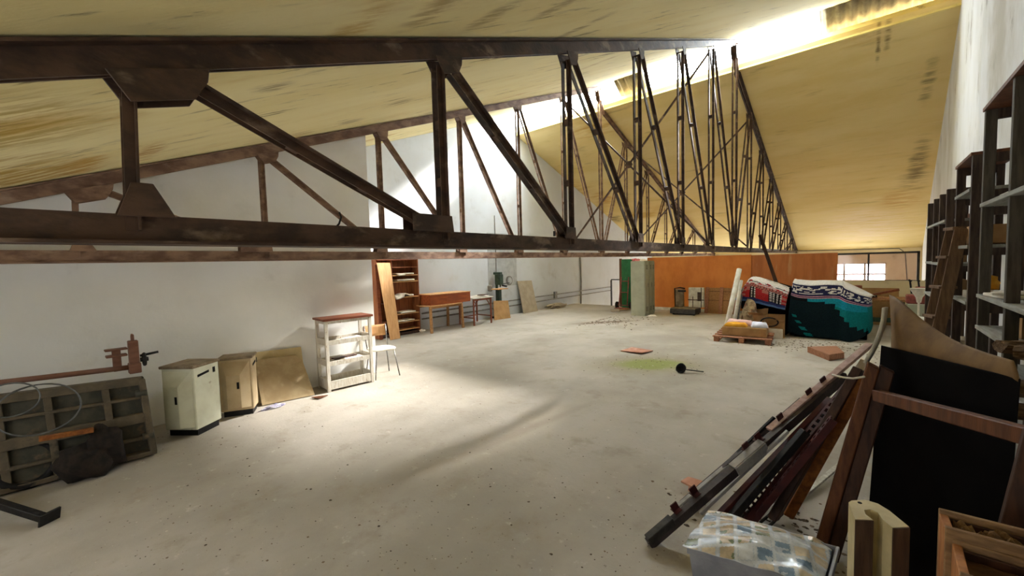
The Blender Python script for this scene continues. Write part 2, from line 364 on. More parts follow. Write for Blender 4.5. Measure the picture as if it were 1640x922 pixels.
def floor_mat():
    m, nt, out = newmat('dusty_concrete_floor')
    v = N(nt, 'ShaderNodeTexCoord').outputs['Object']
    a = noise_tex(nt, v, .5, (1, .8, 1), 8, .6)
    b = noise_tex(nt, v, 2.2, (1, 1, 1), 8, .68, (5, 1, 0))
    c = noise_tex(nt, v, 26, (1, 1, 1), 3, .6)
    d = noise_tex(nt, v, 7, (1, 1, 1), 5, .7, (1, 7, 0))
    col = mixc(nt, ramp(nt, a, .36, .66), S(184, 177, 166), S(158, 151, 139))
    col = mixc(nt, math_n(nt, 'MULTIPLY', ramp(nt, b, .52, .7), .55), col, S(150, 138, 120))
    col = mixc(nt, math_n(nt, 'MULTIPLY', ramp(nt, d, .6, .74), .5), col, S(212, 206, 194))
    col = mixc(nt, math_n(nt, 'MULTIPLY', ramp(nt, c, .66, .74), .55), col, S(104, 94, 82))
    sx = N(nt, 'ShaderNodeSeparateXYZ'); nt.links.new(v, sx.inputs[0])
    wob = math_n(nt, 'MULTIPLY', math_n(nt, 'SUBTRACT', b, .5), .9)
    def spot(cx, cyy, rx, ry, ang, colr, k, lo=.55, hi=1.0):
        nonlocal col
        ca, sa = math.cos(ang), math.sin(ang)
        x = math_n(nt, 'SUBTRACT', sx.outputs[0], cx); y = math_n(nt, 'SUBTRACT', sx.outputs[1], cyy)
        u = math_n(nt, 'ADD', math_n(nt, 'MULTIPLY', x, ca / rx), math_n(nt, 'MULTIPLY', y, sa / rx))
        w = math_n(nt, 'ADD', math_n(nt, 'MULTIPLY', x, -sa / ry), math_n(nt, 'MULTIPLY', y, ca / ry))
        r = math_n(nt, 'SQRT', math_n(nt, 'ADD', math_n(nt, 'MULTIPLY', u, u), math_n(nt, 'MULTIPLY', w, w)))
        r = math_n(nt, 'ADD', r, wob)
        f = math_n(nt, 'MULTIPLY', math_n(nt, 'SUBTRACT', 1.0, ramp(nt, r, lo, hi)), k)
        col = mixc(nt, f, col, S(*colr))
    g = FL(1040, 583)
    spot(g.x, g.y, 1.25, .75, .7, (150, 140, 112), .55, .5, 1.15)
    spot(g.x, g.y, .72, .42, .7, (132, 142, 72), .85, .45, 1.05)
    q = FL(966, 516)
    spot(q.x, q.y, 1.3, .3, .9, (104, 84, 64), .8, .3, 1.0)
    p1, p2 = FL(540, 810), FL(960, 640)     # worn track with a crack
    mid = (p1 + p2) / 2; an = math.atan2(p2.y - p1.y, p2.x - p1.x)
    spot(mid.x, mid.y, (p2 - p1).length * .55, .10, an, (128, 116, 100), .4, .2, 1.1)
    spot(mid.x, mid.y, (p2 - p1).length * .8, .35, an, (160, 149, 132), .35, .2, 1.1)
    h = math_n(nt, 'ADD', b, math_n(nt, 'MULTIPLY', c, .4))
    finish(nt, out, col, .85, 0, h, .3, .2)
    return m
MAT['floor'] = floor_mat()

def quadwall(name, pts, th, mat):
    """pts: outline of a planar wall; th: vector of thickness pointing out of the room"""
    return struct(MB().prism(pts, th).build(name, mat))
V = Vector
quadwall('floor', [V((XL, YN, 0)), V((2.2, YN, 0)), V((2.2, YE, 0)), V((XL, YE, 0))], (0, 0, -.2), 'floor')
quadwall('floor_lower', [V((XL, YE - .2, -2.6)), V((2.4, YE - .2, -2.6)), V((2.4, YF, -2.6)), V((XL, YF, -2.6))], (0, 0, -.1), 'wall_warm')
quadwall('wall_stairwell', [V((XL, YE, -2.6)), V((2.2, YE, -2.6)), V((2.2, YE, -.2)), V((XL, YE, -.2))], (0, -.1, 0), 'wall_warm')
# near ceiling, broken end widened over the left bay to admit the sun streak
nc = [(2.2, YN), (2.2, YR), (-6.7, YR), (-7.4, YR - .35), (-7.7, YR - .9), (-8.3, YR - 1.0), (XL - .1, YR - 1.05), (XL - .1, YN)]
quadwall('ceiling_near', [V((x, y, zc(y))) for x, y in nc], (0, 0, .12), 'ceil_near')
quadwall('ceiling_far', [V((XL - .1, YC, ZC)), V((2.2, YC, ZC)), V((2.2, YF, zf(YF))), V((XL - .1, YF, zf(YF)))], (0, 0, .12), 'ceil_far')
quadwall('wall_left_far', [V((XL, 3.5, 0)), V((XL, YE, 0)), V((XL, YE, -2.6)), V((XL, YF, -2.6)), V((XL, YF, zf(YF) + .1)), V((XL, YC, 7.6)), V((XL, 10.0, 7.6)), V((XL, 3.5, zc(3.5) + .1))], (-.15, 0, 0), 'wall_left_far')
quadwall('wall_left_near', [V((XN, YN, 0)), V((XN, 3.62, 0)), V((XN, 3.62, zc(3.62) + .1)), V((XN, YN, zc(YN) + .1))], (-.15, 0, 0), 'wall_white')
quadwall('wall_left_return', [V((XN - .15, 3.62, 0)), V((XL - .1, 3.62, 0)), V((XL - .1, 3.62, zc(3.62) + .1)), V((XN - .15, 3.62, zc(3.62) + .1))], (0, -.12, 0), 'wall_white')
quadwall('wall_right', [V((XR, YN, 0)), V((XR, 7.6, 0)), V((XR, 7.6, zc(7.6) + .1)), V((XR, YN, zc(YN) + .1))], (.15, 0, 0), 'wall_right')
b0, b1 = V((XR + .06, 7.6, 0)), V((xr(YF) + .06, YF, 0))
def rp(t, z): p = b0.lerp(b1, t); return V((p.x, p.y, z))
tr_ = (YR - 7.6) / (YF - 7.6)
quadwall('wall_right_far', [rp(0, -2.6), rp(1, -2.6), rp(1, zf(YF) + .1), rp(tr_, 7.6), rp(0, zc(7.6) + .4)], (.15, 0, 0), 'wall_right')
# far eave wall with its window opening, near eave wall behind the camera
def wall_with_hole(name, y, x0, x1, z0, z1, holes, th, mat):
    mb = MB(); xs = x0
    for (a, b, c, d) in holes:
        mb.b2((xs, y, z0), (a, y + th, z1)); mb.b2((a, y, z0), (b, y + th, c)); mb.b2((a, y, d), (b, y + th, z1)); xs = b
    mb.b2((xs, y, z0), (x1, y + th, z1))
    return struct(mb.build(name, mat))
w0 = AY(1338, 421, YF); w1 = AY(1419.5, 452, YF)
HX0, HX1, HZ0, HZ1 = -1.0, w1.x, -.1, w0.z - .02
wall_with_hole('wall_far', YF, XL - .1, 2.4, -2.7, zf(YF) + .15, [(-8.4, -6.2, -.3, HZ1), (-5.4, -3.2, -.3, HZ1), (HX0 - .3, HX1, HZ0, HZ1)], .2, 'wall_warm')  # the two left openings hold added windows
wall_with_hole('wall_near', YN - .2, XN, 1.3, -.1, zc(YN) + .2, [(-4.6, -2.9, .85, 1.75), (-2.2, -.5, .85, 1.75)], .2, 'wall_white')  # both openings are for added fill windows

def window(name, y, x0, x1, z0, z1, nx, nz, strength, depth=.1):
    f = MB(); t = .05
    f.b2((x0, y, z0), (x0 + t, y + .06, z1)); f.b2((x1 - t, y, z0), (x1, y + .06, z1)); f.b2((x0, y, z0), (x1, y + .06, z0 + t)); f.b2((x0, y, z1 - t), (x1, y + .06, z1))
    for i in range(1, nx): x = x0 + (x1 - x0) * i / nx; f.b2((x - .035, y, z0), (x + .035, y + .06, z1))
    for i in range(1, nz): z = z0 + (z1 - z0) * i / nz; f.b2((x0, y + .005, z - .03), (x1, y + .055, z + .03))
    o = struct(f.build(name, 'white_dirty'))
    MB().b2((x0 + .01, y + .03, z0 + .01), (x1 - .01, y + .036, z1 - .01)).build('window_pane', E_mat(name + '_daylit_glass', (1, 1, 1.0, 1), strength), o)
    return o
window('window_1', YF + .05, HX0 - .3, HX1, HZ0, HZ1, 3, 3, WIN_FAR)
window('fill_window_2', YF + .05, -5.4, -3.2, -.3, HZ1, 3, 3, WIN_FAR)  # unseen, added to light the void behind the orange panels
window('fill_window_3', YF + .05, -8.4, -6.2, -.3, HZ1, 3, 3, WIN_FAR)  # also unseen, added to light the void
window('fill_window_4', YN - .15, -4.6, -2.9, .85, 1.75, 3, 2, FILL_NEAR)  # added behind the camera, its glowing pane gives fill light
window('fill_window_5', YN - .15, -2.2, -.5, .85, 1.75, 3, 2, FILL_NEAR)  # second added fill window behind the camera

# glazed partition above a low wall, right of the orange panels
YP = 14.35
gx0, gx1 = AY(1341, 404, YP).x, AY(1474, 402, YP).x
zs = AY(1410, 449, YP).z; zt = AY(1410, 403.5, YP).z
struct(MB().b2((gx0 - .1, YP, 0), (1.35, YP + .12, zs)).build('wall_partition', 'wall_warm'))
fr = MB(); fr.b2((gx0, YP + .02, zt - .05), (gx1, YP + .08, zt)); fr.b2((gx1 - .05, YP + .02, zs), (gx1, YP + .08, zt)); gm = AY(1391, 420, YP).x; fr.b2((gm - .02, YP + .03, zs), (gm + .02, YP + .07, zt))
fr.b2((gx0, YP + .02, zs), (gx1, YP + .08, zs + .012))
wo = struct(fr.build('window_6', 'dark_steel'))
gm_, nt_, out_ = newmat('dusty_partition_glass')
tr = N(nt_, 'ShaderNodeBsdfTransparent'); tr.inputs[0].default_value = (.93, .86, .88, 1); gl = N(nt_, 'ShaderNodeBsdfGlossy'); gl.inputs['Roughness'].default_value = .08
df = N(nt_, 'ShaderNodeBsdfDiffuse'); df.inputs[0].default_value = S(226, 196, 190)
mx = N(nt_, 'ShaderNodeMixShader'); mx.inputs[0].default_value = .06; nt_.links.new(tr.outputs[0], mx.inputs[1]); nt_.links.new(gl.outputs[0], mx.inputs[2])
mx2 = N(nt_, 'ShaderNodeMixShader'); mx2.inputs[0].default_value = .10; nt_.links.new(mx.outputs[0], mx2.inputs[1]); nt_.links.new(df.outputs[0], mx2.inputs[2])
nt_.links.new(mx2.outputs[0], out_.inputs['Surface'])
MB().b2((gx0, YP + .048, zs + .01), (gx1 - .03, YP + .052, zt - .03)).build('window_pane', gm_, wo)

# ------------------------------------------------------------------ ridge skylight
CT = (YC + .1, ZC + .25)         # top of the curb board
struct(MB().prism([V((XL, YC - .02, ZC - .02)), V((XL, YC + .05, ZC - .02)), V((XL, CT[0] + .05, CT[1])), V((XL, CT[0], CT[1]))], (11.0, 0, 0)).build('trim_curb', 'curb'))
struct(MB().b2((-6.7, YR - .03, zc(YR) - .04), (1.4, YR + .03, zc(YR) + .1)).build('trim_ridge', 'dark_steel'))
MAT['corrugated'] = M('weathered_corrugated_sheet', (104, 98, 88), (80, 74, 66), 5, (1, 1, 1), rough=.7, bstr=.2)
gmat, gnt, gout = newmat('milky_rooflight_sheet')
gem = N(gnt, 'ShaderNodeEmission'); gem.inputs['Color'].default_value = (.86, .94, 1.0, 1); gem.inputs['Strength'].default_value = SKY_E
gtr = N(gnt, 'ShaderNodeBsdfTransparent'); gtr.inputs[0].default_value = (1, 1, 1, 1)
gmx = N(gnt, 'ShaderNodeMixShader'); gmx.inputs[0].default_value = .5
gnt.links.new(gem.outputs[0], gmx.inputs[1]); gnt.links.new(gtr.outputs[0], gmx.inputs[2]); gnt.links.new(gmx.outputs[0], gout.inputs['Surface'])
gmat2, gnt2, gout2 = newmat('added_glow_sheet')  # for the left bay only: passes sun, with some glow added
ge2 = N(gnt2, 'ShaderNodeEmission'); ge2.inputs['Color'].default_value = (.86, .94, 1, 1); ge2.inputs['Strength'].default_value = SKY_E * .25
gt2 = N(gnt2, 'ShaderNodeBsdfTransparent'); gx2 = N(gnt2, 'ShaderNodeMixShader'); gx2.inputs[0].default_value = .7
gnt2.links.new(ge2.outputs[0], gx2.inputs[1]); gnt2.links.new(gt2.outputs[0], gx2.inputs[2]); gnt2.links.new(gx2.outputs[0], gout2.inputs['Surface'])
def roofsheet(x0, x1, name, mat, amp, y1=10.75, seg=None):
    n = seg or max(4, int((x1 - x0) / .02))
    z1 = CT[1] + (CT[0] + .25 - y1) * .62
    def fn(u, v):
        x = x0 + (x1 - x0) * u; y = CT[0] + .25 + (y1 - CT[0] - .25) * v
        return (x, y, CT[1] + .02 + (z1 - CT[1]) * v + amp * math.sin(x * 2 * PI / .2) - (.03 if v < .1 else 0))
    return struct(MB().sheet(fn, n, 3, .006).build(name, mat, smooth=True))
o1 = AY(987, 140, 11.1).x; o2 = AY(1034, 140, 11.1).x; o3 = AY(1312, 40, 11.1).x
roofsheet(XL - .1, o1, 'roof_sheet_clear', gmat, .0, 10.75, 4)
roofsheet(o1, o2 - .02, 'roof_sheet_opaque', 'corrugated', .045)
roofsheet(o2 - .02, o3, 'roof_sheet_clear', gmat, .0, 10.75, 4)
roofsheet(o3, 1.5, 'roof_sheet_opaque', 'corrugated', .045)
# added clear sheet, faintly glowing, over the widened opening of the left bay
MBc = MB().prism([V((-6.6, 9.7, zc(9.7) + .35)), V((-6.6, 10.9, zc(10.9) + .3)), V((XL - .1, 10.9, zc(10.9) + .3)), V((XL - .1, 9.7, zc(9.7) + .35))], (0, 0, .006))
struct(MBc.build('roof_sheet_clear', gmat2))
struct(MB().prism([V((-6.6, 9.7, zc(9.7) + .1)), V((XL, 9.7, zc(9.7) + .1)), V((XL, 9.7, zc(9.7) + .45)), V((-6.6, 9.7, zc(9.7) + .45))], (0, -.03, 0)).build('trim_added_bay', 'curb'))  # closes the near side of the widened opening

# ------------------------------------------------------------------ light
w = bpy.data.worlds.new('sky'); scene.world = w; w.use_nodes = True
bgn = w.node_tree.nodes['Background']; bgn.inputs[0].default_value = (.80, .90, 1.0, 1); bgn.inputs[1].default_value = 3.0
sd = bpy.data.lights.new('sun', 'SUN'); sd.energy = SUN_E; sd.angle = math.radians(10); sd.color = (1, .97, .92)
so = bpy.data.objects.new('sun', sd); COL.objects.link(so); so.location = (3, 20, 15)
so.rotation_euler = Vector((-.30, -1, -.80)).to_track_quat('-Z', 'Y').to_euler()
vs_ = scene.view_settings; vs_.view_transform = 'Standard'; vs_.look = 'None'; vs_.exposure = EXPO; vs_.gamma = 1; vs_.use_curve_mapping = False
scene.cycles.use_denoising = True; scene.cycles.max_bounces = 12; scene.cycles.diffuse_bounces = 8; scene.cycles.transparent_max_bounces = 12
scene.cycles.sample_clamp_indirect = 8.0; scene.cycles.caustics_reflective = False; scene.cycles.caustics_refractive = False
# ------------------------------------------------------------------ roof trusses
NODES = [.28, 1.97, 3.67, 5.42, 7.16, 8.98, 10.95]
FN = [12.65 + 1.765 * i for i in range(6)]
ZB, CHH = 1.875, .125
def truss(X0, k, mat, label, chord=.09):
    def X(y): return X0 + k * y
    def T(y): return (zc(y) if y <= 11.0 else zf(y)) - .01
    def pt(y, z, dx=0): return V((X(y) + dx, y, z))
    r = thing('roof_truss', label, 'roof truss', (X(0), 0, ZB))
    a, b, c = YN + .02, 11.0, YF - .05
    def chordpart(name, p, q, h, w):
        mb = MB(); n = V((1, 0, 0))
        for sx in (-1, 1):      # two angles back to back
            mb.prism([p + n * (sx * .012), q + n * (sx * .012), q + n * (sx * .012) + V((0, 0, -h)), p + n * (sx * .012) + V((0, 0, -h))], n * (sx * .014))
            mb.prism([p + n * (sx * .02), q + n * (sx * .02), q + n * (sx * w / 2), p + n * (sx * w / 2)], (0, 0, -.014))
        return mb.build(name, mat, r)
    chordpart('top_chord', pt(a, T(a)), pt(b, T(b)), CHH, .16)
    chordpart('top_chord', pt(11.2, T(11.2) - .01), pt(c, T(c)), .1, .14)
    MB().bar(pt(10.93, zc(10.9) - .12), pt(11.24, zf(11.24) - .06), .14, .1, up=(1, 0, 0)).build('apex_link', mat, r)
    mb = MB(); n = V((1, 0, 0)); p, q = pt(a, ZB), pt(c, ZB)
    for sx in (-1, 1):
        mb.prism([p + n * (sx * .012), q + n * (sx * .012), q + n * (sx * .012) + V((0, 0, CHH)), p + n * (sx * .012) + V((0, 0, CHH))], n * (sx * .014))
        mb.prism([p + n * (sx * .02), q + n * (sx * .02), q + n * (sx * .08), p + n * (sx * .08)], (0, 0, .014))
    mb.build('bottom_chord', mat, r)
    def strut(name, p, q, w):
        mb = MB(); d = (q - p).normalized(); s_ = V((1, 0, 0)).cross(d).normalized()
        for sx in (-1, 1):
            mb.bar(p + n * (sx * .03), q + n * (sx * .03), .008, w, up=s_)
            mb.bar(p + n * (sx * .03) + s_ * (w / 2 - .005) + n * (sx * w * .3), q + n * (sx * .03) + s_ * (w / 2 - .005) + n * (sx * w * .3), w * .62, .008, up=s_)
        L = (q - p).length
        if L > 1.2:
            for t in (.33, .66): mb.bar(p.lerp(q, t - .03 / L), p.lerp(q, t + .03 / L), .06, w * .7, up=s_)
        return mb.build(name, mat, r)
    ys = NODES + FN
    def gus(name, pts, th=.014):
        mb = MB(); mb.prism([V((X(y) + .052, y, z)) for y, z in pts], (.01, 0, 0)); mb.prism([V((X(y) - .062, y, z)) for y, z in pts], (.01, 0, 0)); mb.prism([V((X(y) - .062, y, z)) for y, z in [(sum(p[0] for p in pts) / len(pts) + a * .01, sum(p[1] for p in pts) / len(pts) + b * .01) for a, b in ((-1, -1), (1, -1), (1, 1), (-1, 1))]], (.124, 0, 0)); return mb.build(name, mat, r, bevel=.002)
    for i, y in enumerate(ys):
        t = T(y) - .06 - ((.13, .12, .14, .14, .13, .12)[i] if i < 6 else 0)
        strut('post', pt(y + (.02 if i == 0 else 0), t), pt(y, ZB + .06), .06 if i in (6,) else (.045 if i == 0 else .05))
    for i, y in enumerate(ys):
        t = T(y) - CHH - .005; bt = ZB + CHH - .01
        if i < 6:
            w = (.30, .2, .16, .13, .12, .11)[i]
            dz = (.13, .12, .14, .14, .13, .12)[i] - .02
            s_ = SL
            gus('gusset_plate', [(y - .05, t), (y + w, t + s_ * w), (y + w * .97, t + s_ * w - dz * .6), (y + w * .8, t - dz + s_ * w * .6), (y + .02, t - dz)])
            if i == 0: gus('gusset_plate', [(y - .05, bt), (y + .14, bt), (y + .07, bt + .14), (y - .0, bt + .14)])
            else: gus('gusset_plate', [(y - (.3 if i == 1 else .14), bt), (y + .06, bt), (y + .045, bt + .12), (y - (.3 if i == 1 else .12), bt + .12)])
        elif i == 6: gus('gusset_plate', [(y - .15, t - .02), (y + .15, t - .02), (y + .06, t - .3), (y - .06, t - .3)])
        else:
            gus('gusset_plate', [(y + .05, t), (y - .12, t + SF * .12), (y - .1, t - .08), (y + .02, t - .12)])
    for i in range(6):
        y0, y1 = NODES[i], NODES[i + 1]
        strut('diagonal', pt(y0 + (.27, .13, .1, .09, .08, .08)[i], T(y0) - CHH - (-.01 if i == 0 else .05)), pt(y1 - (.2 if i == 0 else .08), ZB + CHH + (.06 if i < 2 else .02)), .055)
    fl = [NODES[6]] + FN
    for i in range(6):
        y0, y1 = fl[i + 1], fl[i]
        strut('diagonal', pt(y0 - .06, T(y0) - .16), pt(y1 + .07, ZB + CHH), .055)
    return r, X
t1, X1 = truss(-2.35, 0.0, 'rust', 'dark rusted steel roof truss spanning over the middle of the concrete floor')
t2, X2 = truss(-5.88, 0.0, 'rust_pale', 'paler rusted steel roof truss hung in front of the left white wall')
hk = AX(535, 358, -2.35)
MB().tube([hk + V((0, .0, -.03)), hk + V((0, .03, .0)), hk + V((.0, .045, .04)), hk + V((0, .035, .07))], .006, 6).build('wire_hook', 'black_iron', t1, smooth=True)
hk = AX(888, 378, -2.35)
MB().tube([hk, hk + V((0, 0, .05))], .012, 8).build('bolt', 'dark_steel', t1)
# crossed tie rods between the two trusses
def brace(y, label, z_hi):
    zl = ZB + CHH + .03; c = V(((-2.35 - 5.88) / 2, y, (z_hi + zl) / 2))
    r = thing('cross_brace', label, 'cross brace', c)
    for sg in (0, 1):
        p = V((-2.35 - .04, y + .05, z_hi if sg else zl)); q = V((-5.88 + .04, y + .05, zl if sg else z_hi))
        MB().bar(p, q, .035, .035).build('tie_rod', 'rust', r)
    MB().prism([c + V((.09 * math.cos(a * PI / 3), .03, .09 * math.sin(a * PI / 3))) for a in range(6)], (0, .04, 0)).build('centre_plate', 'rust', r)
brace(NODES[5], 'crossed rusty tie rods linking the trusses on the near side of the ridge', zc(NODES[5]) - .2)
brace(FN[0], 'thinner crossed tie rods linking the trusses beyond the ridge', zf(FN[0]) - .25)
# thin cable sagging along the far ends of the trusses
pA, pB = AY(1040, 401, 15.0), AY(1440, 397.5, 15.0)
tag(MB().tube([pA.lerp(pB, t) + V((0, 0, -.06 * math.sin(PI * t))) for t in [i / 10 for i in range(11)]] + [pB + V((.12, 0, -.12)), V((pB.x + .18, 15, .9))], .012, 6).build('cable', 'conduit', loc=(pB.x, 15, 0), smooth=True), 'thin grey cable strung above the orange panels and down beside the partition glass', 'cable')
# ------------------------------------------------------------------ left side: bending machine
MAT['bed_rib'] = M('scuffed_machine_rib', (84, 76, 62), (104, 92, 74), 8, rough=.6, bstr=.3, c3=(62, 58, 50), s3=6)
r = thing('bending_machine', 'dark green steel bending machine bed standing on edge along the left wall', 'machine', (-5.3, 0, 0))
MB().prism([V((-5.30, -1.0, .02)), V((-5.2, .66, .02)), V((-5.26, .62, .76)), V((-5.36, -1.0, .84))], (-.05, 0, 0)).build('bed_plate', 'bed_green', r, bevel=.006)
def bedp(u, v, d=.03):      # u along the bed, v up
    a = V((-5.30, -1.0, .02)).lerp(V((-5.2, .66, .02)), u); b = V((-5.36, -1.0, .84)).lerp(V((-5.26, .62, .76)), u)
    return a.lerp(b, v) + V((d, 0, 0))
def rib(name, u0, v0, u1, v1, w, d=.05, mat='bed_rib'): return MB().bar(bedp(u0, v0), bedp(u1, v1), d, w, up=(0, 0, 1) if abs(u1 - u0) > abs(v1 - v0) * .3 else (0, 1, 0)).build(name, mat, r, bevel=.004)
rib('top_rail', 0, .96, .985, .96, .07, .07)
rib('bottom_rail', 0, .03, 1.0, .03, .04, .09)
rib('middle_rail', 0, .47, .985, .49, .09, .06)
rib('rib', .0, .74, .97, .75, .025); rib('rib', .0, .22, .97, .23, .025)
for u in (.16, .45, .615, .83): rib('upright', u, .05, u, .93, .05, .045)
rib('end_plate', .985, .02, .985, .98, .05, .08)
for v in (.8, .24): MB().tube([bedp(.95, v, .04), bedp(1.0, v + .005, .05)], .035, 10).build('hinge_lug', 'bed_green', r, smooth=True)
MB().b2((-5.75, -1.0, .0), (-5.42, .5, .6)).build('body', 'bed_green', r, bevel=.01)
pA, pB = AX(-30, 616, -5.42), AX(207, 588, -5.42)
MB().tube([pA, pB], .024, 12).build('clamp_pipe', 'pipe_brown', r, smooth=True)
c = AX(208, 575, -5.42)
tw = MB(); tw.box(c + V((0, .03, .05)), (.07, .075, .26)); tw.box(c + V((0, .03, -.09)), (.1, .09, .1)); tw.build('clamp_tower', 'pipe_brown', r, bevel=.006)
MB().box(c + V((-.02, -.09, .0)), (.05, .06, .2)).box(c + V((-.02, -.09, .11)), (.1, .16, .015)).box(c + V((-.02, -.09, .05)), (.09, .15, .02)).build('clamp_bracket', 'pipe_brown', r, bevel=.004)
MB().tube([c + V((0, .03, .18)), c + V((0, .03, .23))], .014, 8).tube([c + V((-.03, .03, .235)), c + V((.03, .03, .235))], .01, 6).build('screw', 'pipe_brown', r, smooth=True)
hw = c + V((.0, .105, -.02))
MB().tube([hw + V((.055 * math.cos(a), 0, .055 * math.sin(a))) for a in [i * PI / 8 for i in range(16)]], .014, 6, closed=True).tube([hw + V((0, -.03, .04)), hw + V((0, .11, .055))], .012, 6).tube([hw + V((0, -.03, 0)), hw + V((0, .03, 0))], .022, 8).build('handwheel', 'black_iron', r, smooth=True)
# loose coils and scrap in front of it
def ring(c, ra, rb, tilt, r0=.004, n=36, wob=.03, sd=0, mb=None):
    mb = mb or MB(); c = V(c)
    for k in range(3):
        pts = []
        for i in range(n):
            a = 2 * PI * i / n
            rr = 1 + wob * noise.noise(V((math.cos(a) * 1.3, math.sin(a) * 1.3, sd + k * 2.7)))
            pts.append(c + V((tilt * math.sin(a) * rb * rr + .004 * k, ra * math.cos(a) * rr, rb * math.sin(a) * rr)))
        mb.tube(pts, r0, 5, closed=True)
    return mb
c = AX(62, 655, -5.12)
tag(ring(c, .24, .2, -.12, .005, sd=1).build('wire_coil', 'wire', loc=(c.x, c.y, c.z - .2), smooth=True), 'large loose coil of grey wire hung over the bending machine bed', 'wire coil')
c = AX(18, 640, -5.08)
tag(ring(c, .15, .13, -.12, .005, sd=5).build('wire_coil', 'wire', loc=(c.x, c.y, c.z - .13), smooth=True), 'smaller coil of grey wire overlapping the large coil on the machine bed', 'wire coil')
c = FL(45, 772) + V((.08, .0, 0))
mb = MB()
for k, (ra, dy) in enumerate(((.2, 0), (.185, .02), (.17, .0))):
    mb.tube([V((c.x + .03 * k - .05 * math.sin(a), c.y + dy + ra * math.cos(a), .2 + ra * .95 * math.sin(a))) for a in [i * PI / 14 for i in range(28)]], .026, 8, closed=True)
tag(mb.build('rubber_hose', 'rubber', loc=(c.x, c.y, 0), smooth=True), 'black rubber hose coiled on the floor against the bending machine', 'hose')
c = FL(140, 765)
tag(MB().blob((c.x, c.y, .14), (.12, .2, .15), 3, .5, 16, 10, 1.6, .0).blob((c.x - .02, c.y + .12, .2), (.09, .13, .2), 8, .5, 14, 10, 1.8, .0).build('sack', 'sack', loc=(c.x, c.y, 0), smooth=True), 'slumped dark sack on the floor against the bending machine', 'sack')
p, q = AX(62, 703, -5.02), AX(150, 688, -5.02)
tag(MB().bar(p, q, .05, .035).build('timber_offcut', 'orange_edge', loc=(p.x, p.y, p.z - .02), bevel=.003), 'short orange-brown timber offcut lying on top of the dark sack', 'timber')
r = thing('steel_bar', 'dark flat steel bar with an end plate lying on the floor before the bending machine', 'steel bar', FL(80, 835))
pe = FL(80, 832, .02); ps = AX(-60, 788, -5.0)
d = (pe - ps).normalized()
MB().bar(ps, pe, .05, .05).build('bar', 'black_iron', r, bevel=.004)
MB().bar(pe - d * .008 + V((0, 0, .02)), pe + d * .008 + V((0, 0, .02)), .12, .09).build('end_plate', 'black_iron', r, bevel=.002)

# ------------------------------------------------------------------ litter cabinets
def litter(corner, ax, w, d, h, label, body, faceted_left):
    """ax: direction of the faceted face, seen from its corner nearest the room"""
    a = V((ax[0], ax[1], 0)).normalized(); b = V((a.y, -a.x, 0))
    r = thing('litter_cabinet', label, 'cabinet', (corner[0], corner[1], 0))
    o = V((corner[0], corner[1], 0)); Zv = V((0, 0, 1))
    def q(u, v, z): return o + a * u + b * v + Zv * z
    out_n = -b
    MB().prism([q(0, 0, .07), q(w, 0, .07), q(w, d, .07), q(0, d, .07)], (0, 0, h - .09)).build('body', body, r, bevel=.008)
    MB().prism([q(.02, .03, 0), q(w - .02, .03, 0), q(w - .02, d - .02, 0), q(.02, d - .02, 0)], (0, 0, .08)).build('plinth', 'black_iron', r)
    MB().prism([q(-.015, -.02, h - .025), q(w + .01, -.02, h - .025), q(w + .01, d + .01, h - .025), q(-.015, d + .01, h - .025)], (0, 0, .03)).build('lid', 'lid_brown', r, bevel=.006)
    # faceted front door bulging from the face v=0
    def fq(u, z, dd): return q(u, -dd, z)
    oz0, oz1, iz0, iz1 = .1, h - .05, .16, h - .2
    O = [fq(.02, oz0, .001), fq(w - .02, oz0, .001), fq(w - .02, oz1, .001), fq(.02, oz1, .001)]
    I = [fq(.11, iz0 - .04, .085), fq(w - .09, iz0 - .04, .085), fq(w - .09, iz1, .085), fq(.11, iz1, .085)]
    mb = MB(); mb.add(O + I, [(0, 1, 5, 4), (1, 2, 6, 5), (2, 3, 7, 6), (3, 0, 4, 7), (4, 5, 6, 7), (3, 2, 1, 0)])
    dr = mb.build('front_door', body, r, bevel=.003)
    zz = h * .55
    MB().prism([fq(.12, zz - .04, .087), fq(.145, zz - .04, .087), fq(.145, zz + .04, .087), fq(.12, zz + .04, .087)], out_n * .003).build('latch_slot', 'dark_hole', dr)
    # plain side face u=0: handle recess and lock
    if faceted_left:
        MB().prism([q(-.003, .05, h - .13), q(-.003, .2, h - .11), q(-.003, .2, h - .085), q(-.003, .05, h - .105)], a * -.004).build('handle_recess', 'dark_hole', r)
        MB().prism([q(-.003, .255, h - .13), q(-.003, .285, h - .13), q(-.003, .285, h - .07), q(-.003, .255, h - .07)], a * -.004).build('lock', 'dark_hole', r)
    return r
litter((-5.36, 1.02), (-.80, -.60), .36, .34, .76, 'cream steel litter cabinet with brown lid, right next to the bending machine', 'cream_metal', True)
litter((-5.62, 1.64), (-.42, -.80), .34, .25, .72, 'beige steel litter cabinet between the cream cabinet and the leaning tan sheet', 'beige_metal', True)

